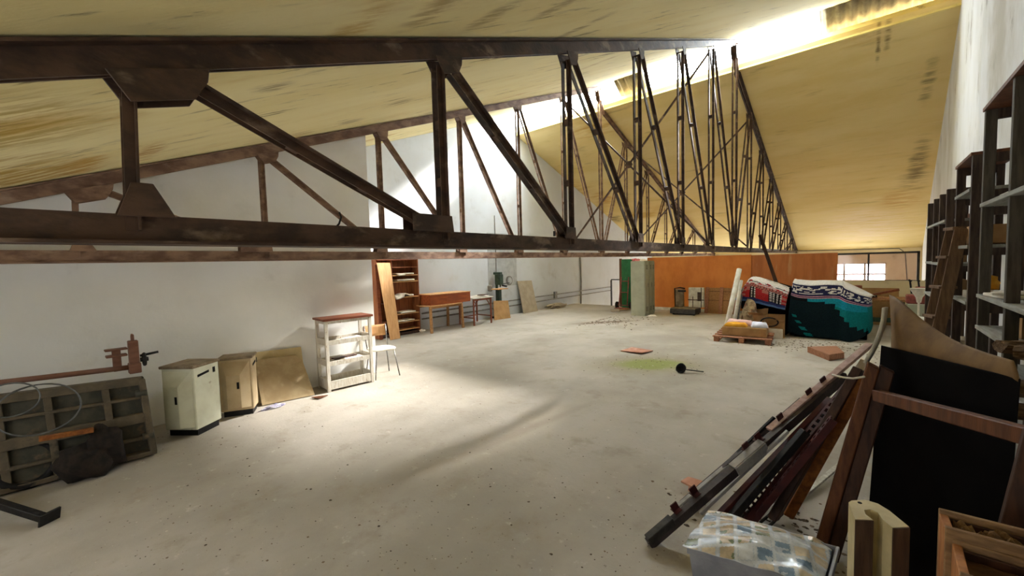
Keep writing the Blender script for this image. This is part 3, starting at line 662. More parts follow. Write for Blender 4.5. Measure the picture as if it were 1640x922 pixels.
# sheets leaning on the wall
def leansheet(name, pts, th, mat, label, cat):
    return tag(MB().prism(pts, th).build(name, mat, loc=pts[0], bevel=.001), label, cat)
leansheet('hardboard_sheet', [V((-5.86, 1.80, .01)), V((-5.74, 2.42, .01)), V((-6.0, 2.38, .48)), V((-6.02, 2.3, .56)), V((-6.06, 1.80, .57))], (-.006, 0, .002), 'hardboard', 'tan hardboard sheet with a clipped corner leaning between beige cabinet and white shelf', 'board')
leansheet('hardboard_sheet', [V((-5.98, 1.72, .01)), V((-5.93, 2.40, .01)), V((-6.11, 2.42, .64)), V((-6.12, 1.72, .67))], (-.006, 0, .002), 'hardboard_b', 'paler taller sheet leaning on the wall behind the clipped tan hardboard', 'board')
c = FL(438, 653)
tag(MB().blob((c.x, c.y, .012), (.05, .13, .025), 4, 1.2, 18, 8, 3.0, .0).build('plastic_wrapper', 'purple', loc=(c.x, c.y, 0)), 'crumpled purple and white plastic wrapper on the floor by the beige cabinet', 'wrapper')
c = FL(512, 637)
tag(MB().prism([V((c.x - .07, c.y - .08, .012)), V((c.x + .07, c.y - .04, .012)), V((c.x + .03, c.y + .1, .012))], (0, 0, .01)).build('cardboard_scrap', 'mid_wood', loc=(c.x, c.y, 0)), 'small triangular brown scrap on the floor in front of the white shelf', 'scrap')

# ------------------------------------------------------------------ white open shelf with brown top
r = thing('open_shelf_unit', 'chipped white wooden shelf unit with a reddish-brown top beside the leaning hardboard', 'shelf unit', (-5.87, 2.95, 0), math.radians(-4.5))
W2, L2, Hh = .19, .345, 1.04
def B(name, c, d, mat='white_wood', par=None, bv=.003): return MB().box(c, d).build(name, mat, par or r, bevel=bv, world=False)
for sx in (-1, 1):
    for sy_ in (-1, 1): B('post', (sx * (W2 - .022), sy_ * (L2 - .022), Hh / 2 - .015), (.044, .044, Hh - .03))
for z, hh in ((.70, .065), (.40, .065), (.09, .12)):
    t = MB(); t.box((0, 0, z - hh / 2 + .01), (2 * W2 - .05, 2 * L2 - .05, .014))
    for sx in (-1, 1): t.box((sx * (W2 - .012), 0, z), (.018, 2 * L2 - .088, hh))
    for sy_ in (-1, 1): t.box((0, sy_ * (L2 - .012), z + .01), (2 * W2 - .088, .018, hh + .02))
    t.build('tray', 'white_wood', r, bevel=.002, world=False)
rl = MB()
for sx in (-1, 1): rl.box((sx * (W2 - .015), 0, Hh - .05), (.02, 2 * L2 - .088, .04))
for sy_ in (-1, 1): rl.box((0, sy_ * (L2 - .015), Hh - .05), (2 * W2 - .088, .02, .04))
rl.build('top_rail', 'white_wood', r, world=False)
B('top_board', (0, .0, Hh - .012), (2 * W2 + .03, 2 * L2 + .05, .03), 'red_wood')
def onshelf(x, y, z):
    return Matrix.LocRotScale(r.location, r.rotation_euler, None) @ V((x, y, z))
def paper(c, sx, sy_, rz, label, mat='paper', amp=.012, name='paper_sheet', cat='paper', group=None, th=.004, sd=0):
    c = V(c); R = Matrix.Rotation(rz, 3, 'Z')
    def fn(u, v):
        p = V(((u - .5) * sx, (v - .5) * sy_, 0)); z = amp * (1 + noise.noise(V((u * 2.2 + sd, v * 2.2, sd)))) * .7
        return c + R @ p + V((0, 0, z + th))
    return tag(MB().sheet(fn, 10, 10, th).build(name, mat, loc=c, smooth=True), label, cat, group)
paper(onshelf(.02, .12, .69), .26, .3, .1, 'pale paper sheet on the top tray of the white shelf unit', sd=3)
paper(onshelf(.03, .08, .39), .26, .34, -.1, 'pale paper sheet on the middle tray of the white shelf unit', sd=9)
p0 = onshelf(-.08, .02, .385)
tag(MB().box(p0 + V((0, 0, .03)), (.1, .36, .018), rz=.06).build('wooden_strip', 'dark_wood', loc=p0, bevel=.003), 'dark wooden slat lying along the back of the white shelf middle tray', 'slat')

# chair hidden partly behind it
cs = FL(611, 557, .45)
r = thing('chair', 'small chair with pale seat and thin metal legs behind the white shelf unit', 'chair', (cs.x, cs.y, 0), -.15)
mb = MB()
mb.prism([V((.2 * math.copysign(abs(math.cos(a)) ** .6, math.cos(a)), .2 * math.copysign(abs(math.sin(a)) ** .6, math.sin(a)), .435)) for a in [i * PI / 12 for i in range(24)]], (0, 0, .022))
mb.build('seat', 'white_dirty', r, bevel=.006, world=False)
for sx in (-1, 1):
    for sy_ in (-1, 1): MB().tube([(sx * .14, sy_ * .14, .44), (sx * .2, sy_ * .2, 0)], .01, 8).build('leg', 'chrome', r, smooth=True, world=False)
MB().tube([(-.16, -.17, .43), (-.21, -.18, .62), (-.23, -.18, .8)], .01, 8).tube([(-.16, .17, .43), (-.21, .18, .62), (-.23, .18, .8)], .01, 8).tube([(-.16, -.17, .43), (-.16, .17, .43)], .01, 8).build('back_frame', 'chrome', r, smooth=True, world=False)
MB().sheet(lambda u, v: (-.215 - .02 * v - .03 * math.sin(PI * u), (u - .5) * .38, .62 + .18 * v), 8, 4, .014).build('backrest', 'light_ply', r, smooth=True, world=False)

# ------------------------------------------------------------------ brown open cabinet with stacked papers
cx0, cx1, cy0, cy1, chh = XL + .02, -8.88, 5.36, 6.55, 2.06
r = thing('open_cabinet', 'tall brown open cabinet full of paper-laden shelves against the left wall', 'cabinet', ((cx0 + cx1) / 2, (cy0 + cy1) / 2, 0))
def CB(name, lo, hi, mat='brown_ply', bv=.003): return MB().b2(lo, hi).build(name, mat, r, bevel=bv)
CB('side_panel', (cx0, cy0 - .022, 0), (cx1, cy0, chh)); CB('side_panel', (cx0, cy1, 0), (cx1, cy1 + .022, chh))
CB('back_panel', (cx0, cy0, .05), (cx0 + .01, cy1, chh)); CB('top_panel', (cx0, cy0, chh - .022), (cx1, cy1, chh)); CB('plinth', (cx0, cy0, 0), (cx1 - .03, cy1, .07), 'dark_wood')
ym = cy0 + .42
CB('divider', (cx0 + .01, ym - .01, .07), (cx1 - .01, ym + .01, chh - .022))
zsh = [AX(650, p, cx1).z for p in (427, 440, 450, 475, 501.5, 515, 527)]
for i, z in enumerate(zsh):
    CB('shelf', (cx0 + .01, ym + .01, z - .02), (cx1 - .005, cy1, z), 'light_ply' if i != 0 else 'brown_ply', .001)
for i, z in enumerate((1.65, 1.25, .85, .4)):
    MB().b2((cx0 + .01, cy0, z - .02), (cx1 - .06, ym - .01, z)).build('shelf', 'brown_ply', r)
fe = MB(); fe.b2((cx1 - .005, cy0, chh - .14), (cx1 + .014, cy1, chh - .1)); fe.build('front_rail', 'red_wood', r)
rn = random.Random(3)
for i, z in enumerate(zsh[1:6]):
    wy = rn.uniform(.45, .6); yc = (ym + cy1) / 2 + rn.uniform(-.06, .06)
    nm = ('topmost', 'second', 'third', 'fourth', 'fifth')[i]
    xf = cx1 - .01
    def fn(u, v, z=z, wy=wy, yc=yc, i=i, xf=xf):
        x = xf - .34 + .36 * u; y = yc + (v - .5) * wy
        dz = .012 + .014 * noise.noise(V((u * 3, v * 3, i * 5)))
        if u > .8 and i in (0, 2) and v < .5: dz -= (u - .8) * (.35 if i == 2 else .15); x += .03 * (u - .8) * 5
        if i == 2 and u > .3: dz += .05 * math.sin(PI * min(1, max(0, v - .2) / .6))
        return (x, y, z + .02 + dz)
    tag(MB().sheet(fn, 14, 12, .03).build('paper_stack', 'paper', loc=(xf - .2, yc, z), smooth=True), 'whitish papers on the %s paper-covered shelf of the brown cabinet' % nm, 'papers')
tp = [AX(603, 419, -8.86), AX(624, 420, -8.86)]
lb = [V((-8.62, 5.46, .0)), V((-8.62, 5.77, .0))]
pts = [FL(625, 546.5), FL(641, 544.5)]
pts = [V((-8.6, pts[0].y, .0)), V((-8.6, pts[1].y, .0))]
pL, pR = AX(625, 546, -8.55), AX(641, 546, -8.55); pL.z = pR.z = 0.005
tL, tR = AX(603, 421, -8.84), AX(624, 421, -8.84)
tag(MB().prism([pL, pR, tR, tL], V((.02, 0, .004))).build('plank', 'light_ply', loc=pL, bevel=.002), 'pale wide plank leaning on the front of the brown open cabinet', 'plank')
pL, pR = AX(608, 540, -8.78), AX(613, 540, -8.78); pL.z = pR.z = .005
tL, tR = AX(600, 424, -8.865), AX(605.5, 424, -8.865)
tag(MB().prism([pL, pR, tR, tL], V((.018, 0, .004))).build('plank', 'red_wood', loc=pL, bevel=.002), 'narrow dark red plank leaning on the left edge of the brown open cabinet', 'plank')
c = FL(676, 532)
tag(MB().blob((c.x, c.y, .04), (.06, .07, .05), 12, 1.0, 12, 8, 3, .0).build('paper_wad', 'paper', loc=(c.x, c.y, 0)), 'crumpled white paper on the floor beside the brown open cabinet', 'paper')

# ------------------------------------------------------------------ tables and machine
def table(label, c, sx, sy_, h, rz, top, leg, kind):
    r = thing('table', label, 'table', (c[0], c[1], 0), rz)
    if kind == 'plain':
        MB().prism([V((sx / 2 * math.copysign(abs(math.cos(a)) ** .35, math.cos(a)), sy_ / 2 * math.copysign(abs(math.sin(a)) ** .35, math.sin(a)), h - .03)) for a in [PI / 16 + i * PI / 16 for i in range(32)]], (0, 0, .03)).build('tabletop', top, r, bevel=.004, world=False)
    else: MB().box((0, 0, h - .014), (sx, sy_, .028)).build('tabletop', top, r, bevel=.003, world=False)
    ap = MB()
    for s1 in (-1, 1): ap.box((s1 * (sx / 2 - .08), 0, h - .06), (.02, sy_ - .16, .06))
    ap.build('apron', leg, r, world=False)
    for s1 in (-1, 1):
        for s2 in (-1, 1):
            x, y = s1 * (sx / 2 - .07), s2 * (sy_ / 2 - .07)
            if kind == 'plain': MB().prism([V((x - .03, y - .03, h - .03)), V((x + .03, y - .03, h - .03)), V((x + .03, y + .03, h - .03)), V((x - .03, y + .03, h - .03))], (s1 * .03, s2 * .01, -(h - .03))).build('leg', leg, r, bevel=.004, world=False)
            else:
                MB().box((x, y, (h - .03) / 2), (.04, .04, h - .03)).build('leg', leg, r, bevel=.002, world=False)
                MB().bar((x, y - s2 * .0, h * .62), (x, y - s2 * .2, h - .05), .02, .02).build('brace', leg, r, world=False)
    if kind != 'plain':
        for s2 in (-1, 1): MB().bar((-sx / 2 + .08, s2 * (sy_ / 2 - .07), .22), (sx / 2 - .08, s2 * (sy_ / 2 - .07), .22), .025, .03).build('stretcher', leg, r, world=False)
        MB().bar((-sx / 2 + .1, -sy_ / 2 + .07, .21), (-sx / 2 + .1, sy_ / 2 - .07, .21), .025, .03).build('stretcher', leg, r, world=False)
    return r
table('plain low brown table under a wide wooden box by the brown cabinet', (-8.78, 7.15), .72, 1.22, .72, 0, 'light_ply', 'raw_wood', 'plain')
table('dark-framed folding table strewn with papers before the green drill', (-8.72, 8.45), .74, .85, .80, 0, 'white_dirty', 'red_wood', 'frame')
bA = AX(691, 486, -8.5); zt_ = .722
r = thing('wooden_box', 'wide orange-brown wooden box standing on the plain low table', 'box', (-8.75, 7.25, zt_))
y0, y1 = AX(691, 480, -8.45).y, AX(753, 478, -8.45).y
MB().prism([V((-8.5, y0, zt_)), V((-8.44, y0 + .5, zt_)), V((-8.44, y1, zt_)), V((-9.0, y1, zt_)), V((-9.05, y0, zt_))], (0, 0, .27)).build('carcass', 'box_wood', r, bevel=.004)
MB().prism([V((-8.49, y0 - .01, zt_ + .268)), V((-8.43, y0 + .5, zt_ + .268)), V((-8.43, y1 + .01, zt_ + .268)), V((-9.01, y1 + .01, zt_ + .268)), V((-9.06, y0 - .01, zt_ + .268))], (0, 0, .018)).build('lid', 'light_ply', r, bevel=.002)
paper((-8.75, 8.2, .80), .5, .42, .15, 'flat white paper spread nearest the wooden box on the folding table', amp=.01, sd=21)
paper((-8.62, 8.55, .80), .4, .4, -.2, 'curled white paper hanging over the front edge of the folding table', amp=.04, sd=25)
tag(MB().box((-8.6, 8.66, .845), (.2, .3, .03), rz=.2).build('tray', 'dark_wood', loc=(-8.6, 8.66, .83), bevel=.004), 'shallow dark tray at the end of the folding table nearest the drill', 'tray')

dp = V((-8.95, 9.75, 0))
r = thing('bench_drill', 'green bench drill press on a boxed stand against the left wall', 'drill', dp)
MB().box(dp + V((0, 0, .03)), (.4, .4, .06)).build('base', 'black_iron', r, bevel=.006)
MB().tube([dp + V((-.08, 0, .05)), dp + V((-.08, 0, 1.3))], .045, 12).build('column', 'machine_green', r, smooth=True)
MB().box(dp + V((0, 0, .72)), (.14, .14, .45)).build('pedestal', 'machine_green', r, bevel=.01)
MB().box(dp + V((.06, -.05, .95)), (.36, .5, .03)).build('work_table', 'light_ply', r, bevel=.003)
MB().box(dp + V((.03, 0, 1.25)), (.24, .17, .34)).box(dp + V((-.02, 0, 1.45)), (.3, .13, .08)).build('drill_head', 'machine_green', r, bevel=.015)
MB().tube([dp + V((.08, 0, 1.12)), dp + V((.08, 0, 1.0))], [.03, .014], 10).build('chuck', 'black_iron', r, smooth=True)
MB().tube([dp + V((.1, .08, 1.1)), dp + V((.16, .36, 1.13))], .012, 6).tube([dp + V((.1, .06, 1.06)), dp + V((.18, .2, 1.02))], .03, 8).build('feed_handle', 'black_iron', r, smooth=True)
MB().box(dp + V((-.12, -.28, .98)), (.16, .12, .2)).build('motor', 'conduit', r, bevel=.03)
q = dp + V((.26, -.16, 0))
tag(MB().prism([q + V((.0, -.36, .005)), q + V((.1, .3, .005)), q + V((-.02, .34, .56)), q + V((-.1, -.26, .6))], (-.012, 0, 0)).build('cardboard_sheet', 'cardboard', loc=q, bevel=.001), 'brown cardboard sheet leaning against the foot of the green drill', 'cardboard')
pts = [AX(838, 501, XL + .22), AX(861, 496, XL + .22), AX(851, 449, XL + .05), AX(828, 450, XL + .05)]
dz = min(pts[0].z, pts[1].z); pts[0].z = .004; pts[1].z = .004
tag(MB().prism(pts, (.014, 0, .003)).build('chipboard_sheet', 'grey_board', loc=pts[0], bevel=.001), 'grey-beige board leaning on the white wall beyond the green drill', 'board')

# wall fittings
ga, gb = AX(780, 385, XL), AX(828, 456, XL)
struct(MB().b2((XL - .01, ga.y, gb.z), (XL + .006, gb.y, ga.z + .25)).build('trim_patch', 'grey_patch'))
c = AX(815, 449, XL)
r = thing('vent_cover', 'round grey vent cover on the cement patch above the drill', 'vent', c)
MB().tube([c, c + V((.03, 0, 0))], .16, 20).build('flange', 'conduit', r)
MB().tube([c + V((.03, 0, 0)), c + V((.05, 0, 0))], .11, 20).build('grille', 'grey_patch', r)
def pipe(px, x, rr, name, label, cat):
    pts = [AX(a, b, x) for a, b in px]
    return tag(MB().tube(pts, rr, 8).build(name, 'conduit', loc=pts[0], smooth=True), label, cat)
pipe([(676, 502), (815, 481.5), (979, 459)], XL + .04, .022, 'conduit_pipe', 'upper of two grey conduit pipes running low along the left wall', 'conduit')
pipe([(676, 511), (815, 490), (979, 464.5)], XL + .04, .022, 'conduit_pipe', 'lower of two grey conduit pipes running low along the left wall', 'conduit')
pipe([(929, 412), (931, 450), (930.5, 486)], XL + .03, .03, 'conduit_pipe', 'vertical conduit on the left wall between drill and lockers', 'conduit')
pipe([(792, 345), (794, 400), (795, 452)], XL + .02, .012, 'cable', 'dark cable dropping down the left wall to the green drill', 'cable')
c = AX(889.5, 472, XL + .05)
tag(MB().box(c, (.09, .16, .26)).build('socket_box', 'conduit', loc=c, bevel=.01), 'grey socket box on the twin conduits right of the leaning grey board', 'socket box')
c = AX(889.5, 477, XL + .05); c = AX(770, 492, XL + .05)
c = FL(878, 492)
tag(MB().blob((XL + .27, c.y, .06), (.2, .55, .11), 5, .9, 18, 8, 2.4, .0).build('rubble', 'grey_board', loc=(XL + .2, c.y, 0)), 'low heap of crumbled plaster at the foot of the left wall', 'rubble')
bpy.data.objects['rubble']['kind'] = 'stuff'
# ------------------------------------------------------------------ back of the room
# lockers
def locker(y0, y1, label, ndoor):
    x0, x1, h = -5.57, -5.10, 1.72
    r = thing('locker', label, 'locker', ((x0 + x1) / 2, (y0 + y1) / 2, 0))
    MB().b2((x0, y0, 0), (x1 - .02, y1, h)).build('body', 'locker', r, bevel=.005)
    n = ndoor
    for i in range(n):
        a = y0 + .012 + (y1 - y0 - .024) * i / n; b = y0 + .012 + (y1 - y0 - .024) * (i + 1) / n
        d = MB().b2((x1 - .02, a + .005, .06), (x1, b - .005, h - .03)).build('door', 'locker', r, bevel=.004)
        v = MB()
        for k in range(5): v.b2((x1 - .001, a + .05, h - .26 + k * .03), (x1 + .004, b - .05, h - .25 + k * .03)); v.b2((x1 - .001, a + .05, .15 + k * .03), (x1 + .004, b - .05, .16 + k * .03))
        v.build('vent_slots', 'dark_hole', d)
        MB().b2((x1, b - .05, h * .52), (x1 + .012, b - .03, h * .6)).build('handle', 'chrome', d)
    return r
locker(12.27, 12.55, 'slim grey steel locker standing in front of its twin-door neighbour', 1)
locker(12.59, 13.05, 'grey steel twin-door locker against the orange panel', 2)
c = V((-5.45, 12.42, 1.72))
tag(MB().blob(c + V((0, 0, .03)), (.12, .1, .05), 2, .9, 14, 8, 3, 1.721).build('cloth_scrap', 'redcloth', loc=c), 'faded red cloth scrap on top of the grey lockers', 'cloth')
c = V((-5.25, 12.45, 1.72))
tag(MB().blob(c + V((0, 0, .02)), (.1, .1, .035), 6, .9, 14, 8, 3, 1.721).build('paper_scrap', 'paper', loc=c), 'crumpled pale paper on top of the grey lockers', 'paper')
# orange plywood panels
yb = 14.2
x0, x1, x2 = AY(1046, 450, yb).x, AY(1203, 440, yb).x, AY(1341, 440, yb).x
z1 = AY(1060, 412, yb).z; z2 = AY(1270, 406.5, yb).z
tag(MB().b2((x0 - .2, yb, .09), (x1, yb + .03, z1)).build('plywood_panel', 'orange_ply', loc=((x0 + x1) / 2, yb, 0), bevel=.002), 'bright orange plywood partition panel next to the grey lockers', 'panel')
tag(MB().b2((x1 - .04, yb + .032, .09), (x2, yb + .06, z2)).build('plywood_panel', 'orange_ply_b', loc=((x1 + x2) / 2, yb, 0), bevel=.002), 'streaked browner orange plywood panel ending at the partition glass', 'panel')
struct(MB().b2((x0 - .2, yb - .02, 0), (x2, yb + .06, .09)).build('baseboard_back', 'white_dirty'))
# green door panel, railing, hand truck in the left corner
g0, g1 = AY(992, 450, 14.0), AY(1012, 450, 14.0)
r = thing('green_board', 'dark green painted board with brown edge standing behind the lockers', 'board', (g0.x + .3, 14.0, 0))
MB().b2((g0.x, 14.0, .05), (g0.x + .09, 14.05, AY(994, 414, 14).z)).build('edge_strip', 'mid_wood', r, bevel=.003)
MB().b2((g0.x + .09, 14.0, .0), (g0.x + .75, 14.035, AY(1000, 415, 14).z)).build('panel', 'green_paint', r, bevel=.003)
ra, rb = AY(979, 447, YE - .05), AY(1000, 447, YE - .05)
r = thing('railing', 'dark steel railing at the open floor edge beside the green board', 'railing', (ra.x, YE - .05, 0))
MB().b2((ra.x - .025, YE - .075, 0), (ra.x + .025, YE - .025, 1.0)).build('post', 'dark_steel', r)
MB().b2((ra.x, YE - .075, 1.0), (ra.x + 1.3, YE - .025, 1.04)).build('top_rail', 'dark_steel', r)
h0 = V((-6.55, 13.75, 0))
r = thing('hand_truck', 'rusty red hand truck parked between the railing and the lockers', 'hand truck', h0)
for sx in (-1, 1):
    MB().tube([h0 + V((sx * .16, 0, .1)), h0 + V((sx * .14, .2, 1.15))], .02, 8).build('upright', 'red_metal', r, smooth=True)
    MB().tube([h0 + V((sx * .24, .08, .13)), h0 + V((sx * .29, .08, .13))], .13, 14).build('wheel', 'rubber', r)
MB().tube([h0 + V((-.16, .1, .6)), h0 + V((.16, .1, .6))], .015, 6).tube([h0 + V((-.15, .17, 1.0)), h0 + V((.15, .17, 1.0))], .015, 6).tube([h0 + V((-.26, .08, .13)), h0 + V((.26, .08, .13))], .015, 6).build('crossbar', 'red_metal', r)
MB().box(h0 + V((0, -.12, .05)), (.42, .3, .02)).build('toe_plate', 'red_metal', r)
for k, (px, py, rz, w_, l_, lab) in enumerate(((985, 498, .5, .3, .8, 'grey-brown cardboard flap spread on the floor before the railing'), (1000, 496, -.3, .3, .6, 'folded brown cardboard piece on the floor left of the lockers'))):
    c = FL(px, py)
    paper((c.x, c.y, 0), w_, l_, rz, lab, 'grey_board' if k == 0 else 'cardboard', .04, 'cardboard_piece', 'cardboard', sd=40 + k)
c = FL(1045, 507)
tag(MB().blob((c.x, c.y, .02), (.12, .07, .035), 9, 1.0, 14, 8, 3, .0).build('paper_wad', 'paper', loc=(c.x, c.y, 0)), 'crumpled white paper on the floor at the foot of the lockers', 'paper')
# platform scale
sb = V((-4.2, 13.35, 0))
r = thing('platform_scale', 'old black platform scale in front of the orange panel', 'scale', sb)
MB().b2((-4.62, 13.05, .04), (-3.85, 13.62, .19)).build('base_frame', 'dark_steel', r, bevel=.01)
MB().b2((-4.6, 13.07, .19), (-3.87, 13.6, .215)).build('platform_plate', 'lid_brown', r, bevel=.004)
for sx in (-4.55, -3.93):
    for yy in (13.12, 13.55): MB().tube([(sx, yy, .03), (sx + .04, yy, .03)], .03, 10).build('wheel', 'black_iron', r)
MB().b2((-4.58, 13.42, .215), (-4.34, 13.58, .78)).build('column', 'lid_brown', r, bevel=.02)
MB().tube([(-4.6, 13.5, .2), (-4.62, 13.5, .8), (-4.45, 13.5, .83), (-4.3, 13.5, .8)], .022, 8).build('handle_frame', 'black_iron', r, smooth=True)
MB().b2((-4.48, 13.36, .7), (-4.24, 13.42, .76)).build('beam_head', 'black_iron', r, bevel=.01)
r = thing('white_crate', 'white enamel box with rusty straps standing on the back of the platform scale', 'box', (-4.02, 13.5, .216))
MB().b2((-4.18, 13.44, .217), (-3.72, 13.58, .84)).build('case', 'white_dirty', r, bevel=.025, segs=2)
st = MB(); st.b2((-4.19, 13.425, .44), (-3.71, 13.44, .47)); st.b2((-4.05, 13.425, .22), (-4.03, 13.44, .56)); st.b2((-3.8, 13.425, .22), (-3.78, 13.44, .84)); st.b2((-3.9, 13.425, .42), (-3.8, 13.44, .7))
st.build('strap', 'rust', r)
# wooden frames leaning on the panel
fx0, fx1 = AY(1129, 490, 13.95).x, AY(1182, 490, 13.95).x
r = thing('wooden_hatch', 'boarded wooden hatch leaning upright on the orange panel', 'hatch', ((fx0 + fx1) / 2, 13.95, 0))
def lean(x0, x1, z0, z1, d=0, th=.03):
    f = lambda z: 13.9 + .2 * z / .85
    return MB().prism([V((x0, f(z0) - d, z0)), V((x1, f(z0) - d, z0)), V((x1, f(z1) - d, z1)), V((x0, f(z1) - d, z1))], (0, th, 0))
lean(fx0, fx1, .0, .8).build('board_face', 'raw_wood', r)
for x in (fx0, (fx0 + fx1) / 2 - .06, fx1 - .1): lean(x, x + .1, .0, .82, .035).build('batten', 'pallet_wood', r, bevel=.003)
for z in (.4, .68): lean(fx0, fx1, z, z + .012, .004, .006).build('seam_strip', 'dark_wood', r)
# brown post leaning in front of the panel
p, q = AY(1243, 452, 13.0), AY(1217, 376, 13.1)
p = q + (p - q) * ((q.z - .03) / (q.z - p.z))
tag(MB().bar(p, q, .07, .07).build('leaning_post', 'dark_wood', loc=p, bevel=.004), 'dark brown post leaning up from the blanket stack past the orange panel', 'post')

# ------------------------------------------------------------------ pallet and what lies on it
r = thing('pallet', 'reddish wooden pallet on the floor in front of the blanket-covered stack', 'pallet', (-1.9, 9.85, 0), math.radians(5))
for x in (-.46, 0, .46):
    MB().box((x, 0, .009), (.1, 1.16, .018)).build('skid_board', 'pallet_wood', r, bevel=.002, world=False)
    for y in (-.53, 0, .53): MB().box((x, y, .059), (.1, .1, .08)).build('block', 'pallet_wood', r, bevel=.004, world=False)
for y in (-.53, -.26, 0, .26, .53): MB().box((0, y, .109), (1.06, .12, .02)).build('deck_board', 'pallet_wood', r, bevel=.002, world=False)
zt = .121
r = thing('cardboard_box', 'flat cardboard box lying on the pallet under folded cloths', 'box', (-1.86, 9.72, zt), math.radians(5))
MB().box((0, 0, .09), (.8, .62, .18)).build('carton', 'cardboard', r, bevel=.008, world=False)
MB().box((0, 0, .182), (.8, .3, .004)).build('top_flap', 'cardboard', r, world=False)
def cloth(c, sx, sy_, rz, mat, label, cat, h=.05, sd=0, name='folded_cloth'):
    c = V(c); R = Matrix.Rotation(rz, 3, 'Z')
    def fn(u, v):
        e = min(u, 1 - u, v, 1 - v) * 8
        z = h * min(1, e ** .5 if e > 0 else 0) * (1 + .5 * noise.noise(V((u * 3 + sd, v * 3, sd)))) if e > 0 else 0
        return c + R @ V(((u - .5) * sx, (v - .5) * sy_, 0)) + V((0, 0, z + .004))
    return tag(MB().sheet(fn, 16, 12, .006).build(name, mat, loc=c, smooth=True), label, cat)
zt2 = zt + .187
cloth((-2.0, 9.55, zt2), .42, .26, .1, 'yellow', 'yellow folded cloth at the front of the flat box on the pallet', 'cloth', .06, 2)
cloth((-1.98, 9.78, zt2), .5, .3, .05, 'pinkcloth', 'pale pink folded cloth behind the yellow cloth on the box', 'cloth', .09, 5)
cloth((-1.6, 9.7, zt2), .3, .42, .2, 'bluewhite', 'bluish white plastic sheeting on the right of the box on the pallet', 'sheeting', .07, 8)

# white rolls leaning against the stack
tp0 = AY(1184, 432, 10.6)
for k, (pb, pt_, rr, lab, mat) in enumerate((((1160, 540), (1184, 431), .055, 'longest white paper roll leaning beside the red blanket', 'white_dirty'), ((1171, 538), (1187, 449), .04, 'white roll leaning between the longest roll and the red blanket', 'white_dirty'), ((1178, 534), (1189, 462), .03, 'thin grey tube leaning nearest the red blanket stack', 'chrome'))):
    a = FL(*pb); b = AY(*pt_, 10.62)
    a = V((a.x, min(a.y, 10.1) + .1 * k, 0.01))
    tag(MB().tube([a, a.lerp(b, .5) + V((.0, 0, -.01)), b], rr, 12).build('paper_roll', mat, loc=a, smooth=True), lab, 'roll')

# ------------------------------------------------------------------ stack under two blankets
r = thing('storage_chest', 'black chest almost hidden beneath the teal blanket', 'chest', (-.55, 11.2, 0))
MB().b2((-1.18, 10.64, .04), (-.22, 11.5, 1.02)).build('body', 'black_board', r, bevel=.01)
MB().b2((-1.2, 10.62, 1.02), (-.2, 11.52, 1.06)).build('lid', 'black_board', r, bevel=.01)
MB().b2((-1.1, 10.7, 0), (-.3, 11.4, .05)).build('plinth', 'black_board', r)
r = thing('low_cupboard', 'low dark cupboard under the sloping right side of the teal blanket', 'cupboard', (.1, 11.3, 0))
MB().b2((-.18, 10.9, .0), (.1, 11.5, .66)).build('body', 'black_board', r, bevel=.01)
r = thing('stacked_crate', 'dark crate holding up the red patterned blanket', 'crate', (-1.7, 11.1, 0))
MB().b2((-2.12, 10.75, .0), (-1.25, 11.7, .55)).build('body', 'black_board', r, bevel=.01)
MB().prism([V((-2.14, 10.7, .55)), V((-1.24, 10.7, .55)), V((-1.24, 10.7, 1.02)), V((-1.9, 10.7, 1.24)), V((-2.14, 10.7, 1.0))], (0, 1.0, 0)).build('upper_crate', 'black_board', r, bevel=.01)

def catmull(P, t):
    n = len(P) - 1; x = min(max(t, 0), .99999) * n; i = int(x); f = x - i
    p0, p1, p2, p3 = P[max(i - 1, 0)], P[i], P[i + 1], P[min(i + 2, n)]
    return .5 * ((2 * p1) + (p2 - p0) * f + (2 * p0 - 5 * p1 + 4 * p2 - p3) * f * f + (3 * p1 - p0 - 3 * p2 + p3) * f ** 3)
def drape(name, back, top, hem, mats, mfn, nu, nv, vt, label, fold=.03, loc=None):
    B_, T_, H_ = [V(p) for p in back], [V(p) for p in top], [V(p) for p in hem]
    def fn(u, v):
        t = catmull(T_, u)
        if v < vt: p = catmull(B_, u).lerp(t, v / vt) + V((0, 0, .03 * math.sin(PI * v / vt)))
        else:
            k = (v - vt) / (1 - vt); h = catmull(H_, u); p = t.lerp(h, k)
            p += V((0, -1, 0)) * (fold * min(1, k * 2) * (math.sin(u * 23) * .4 + noise.noise(V((u * 7, k * .8, 3))) * 1.1) + .05 * math.sin(PI * min(1, k * 1.2)))
        p += V((0, 0, .012 * noise.noise(V((u * 9, v * 9, 7)))))
        return p
    return tag(MB().sheet(fn, nu, nv, .008, mfn).build(name, mats, loc=loc or top[0], smooth=True), label, 'blanket')
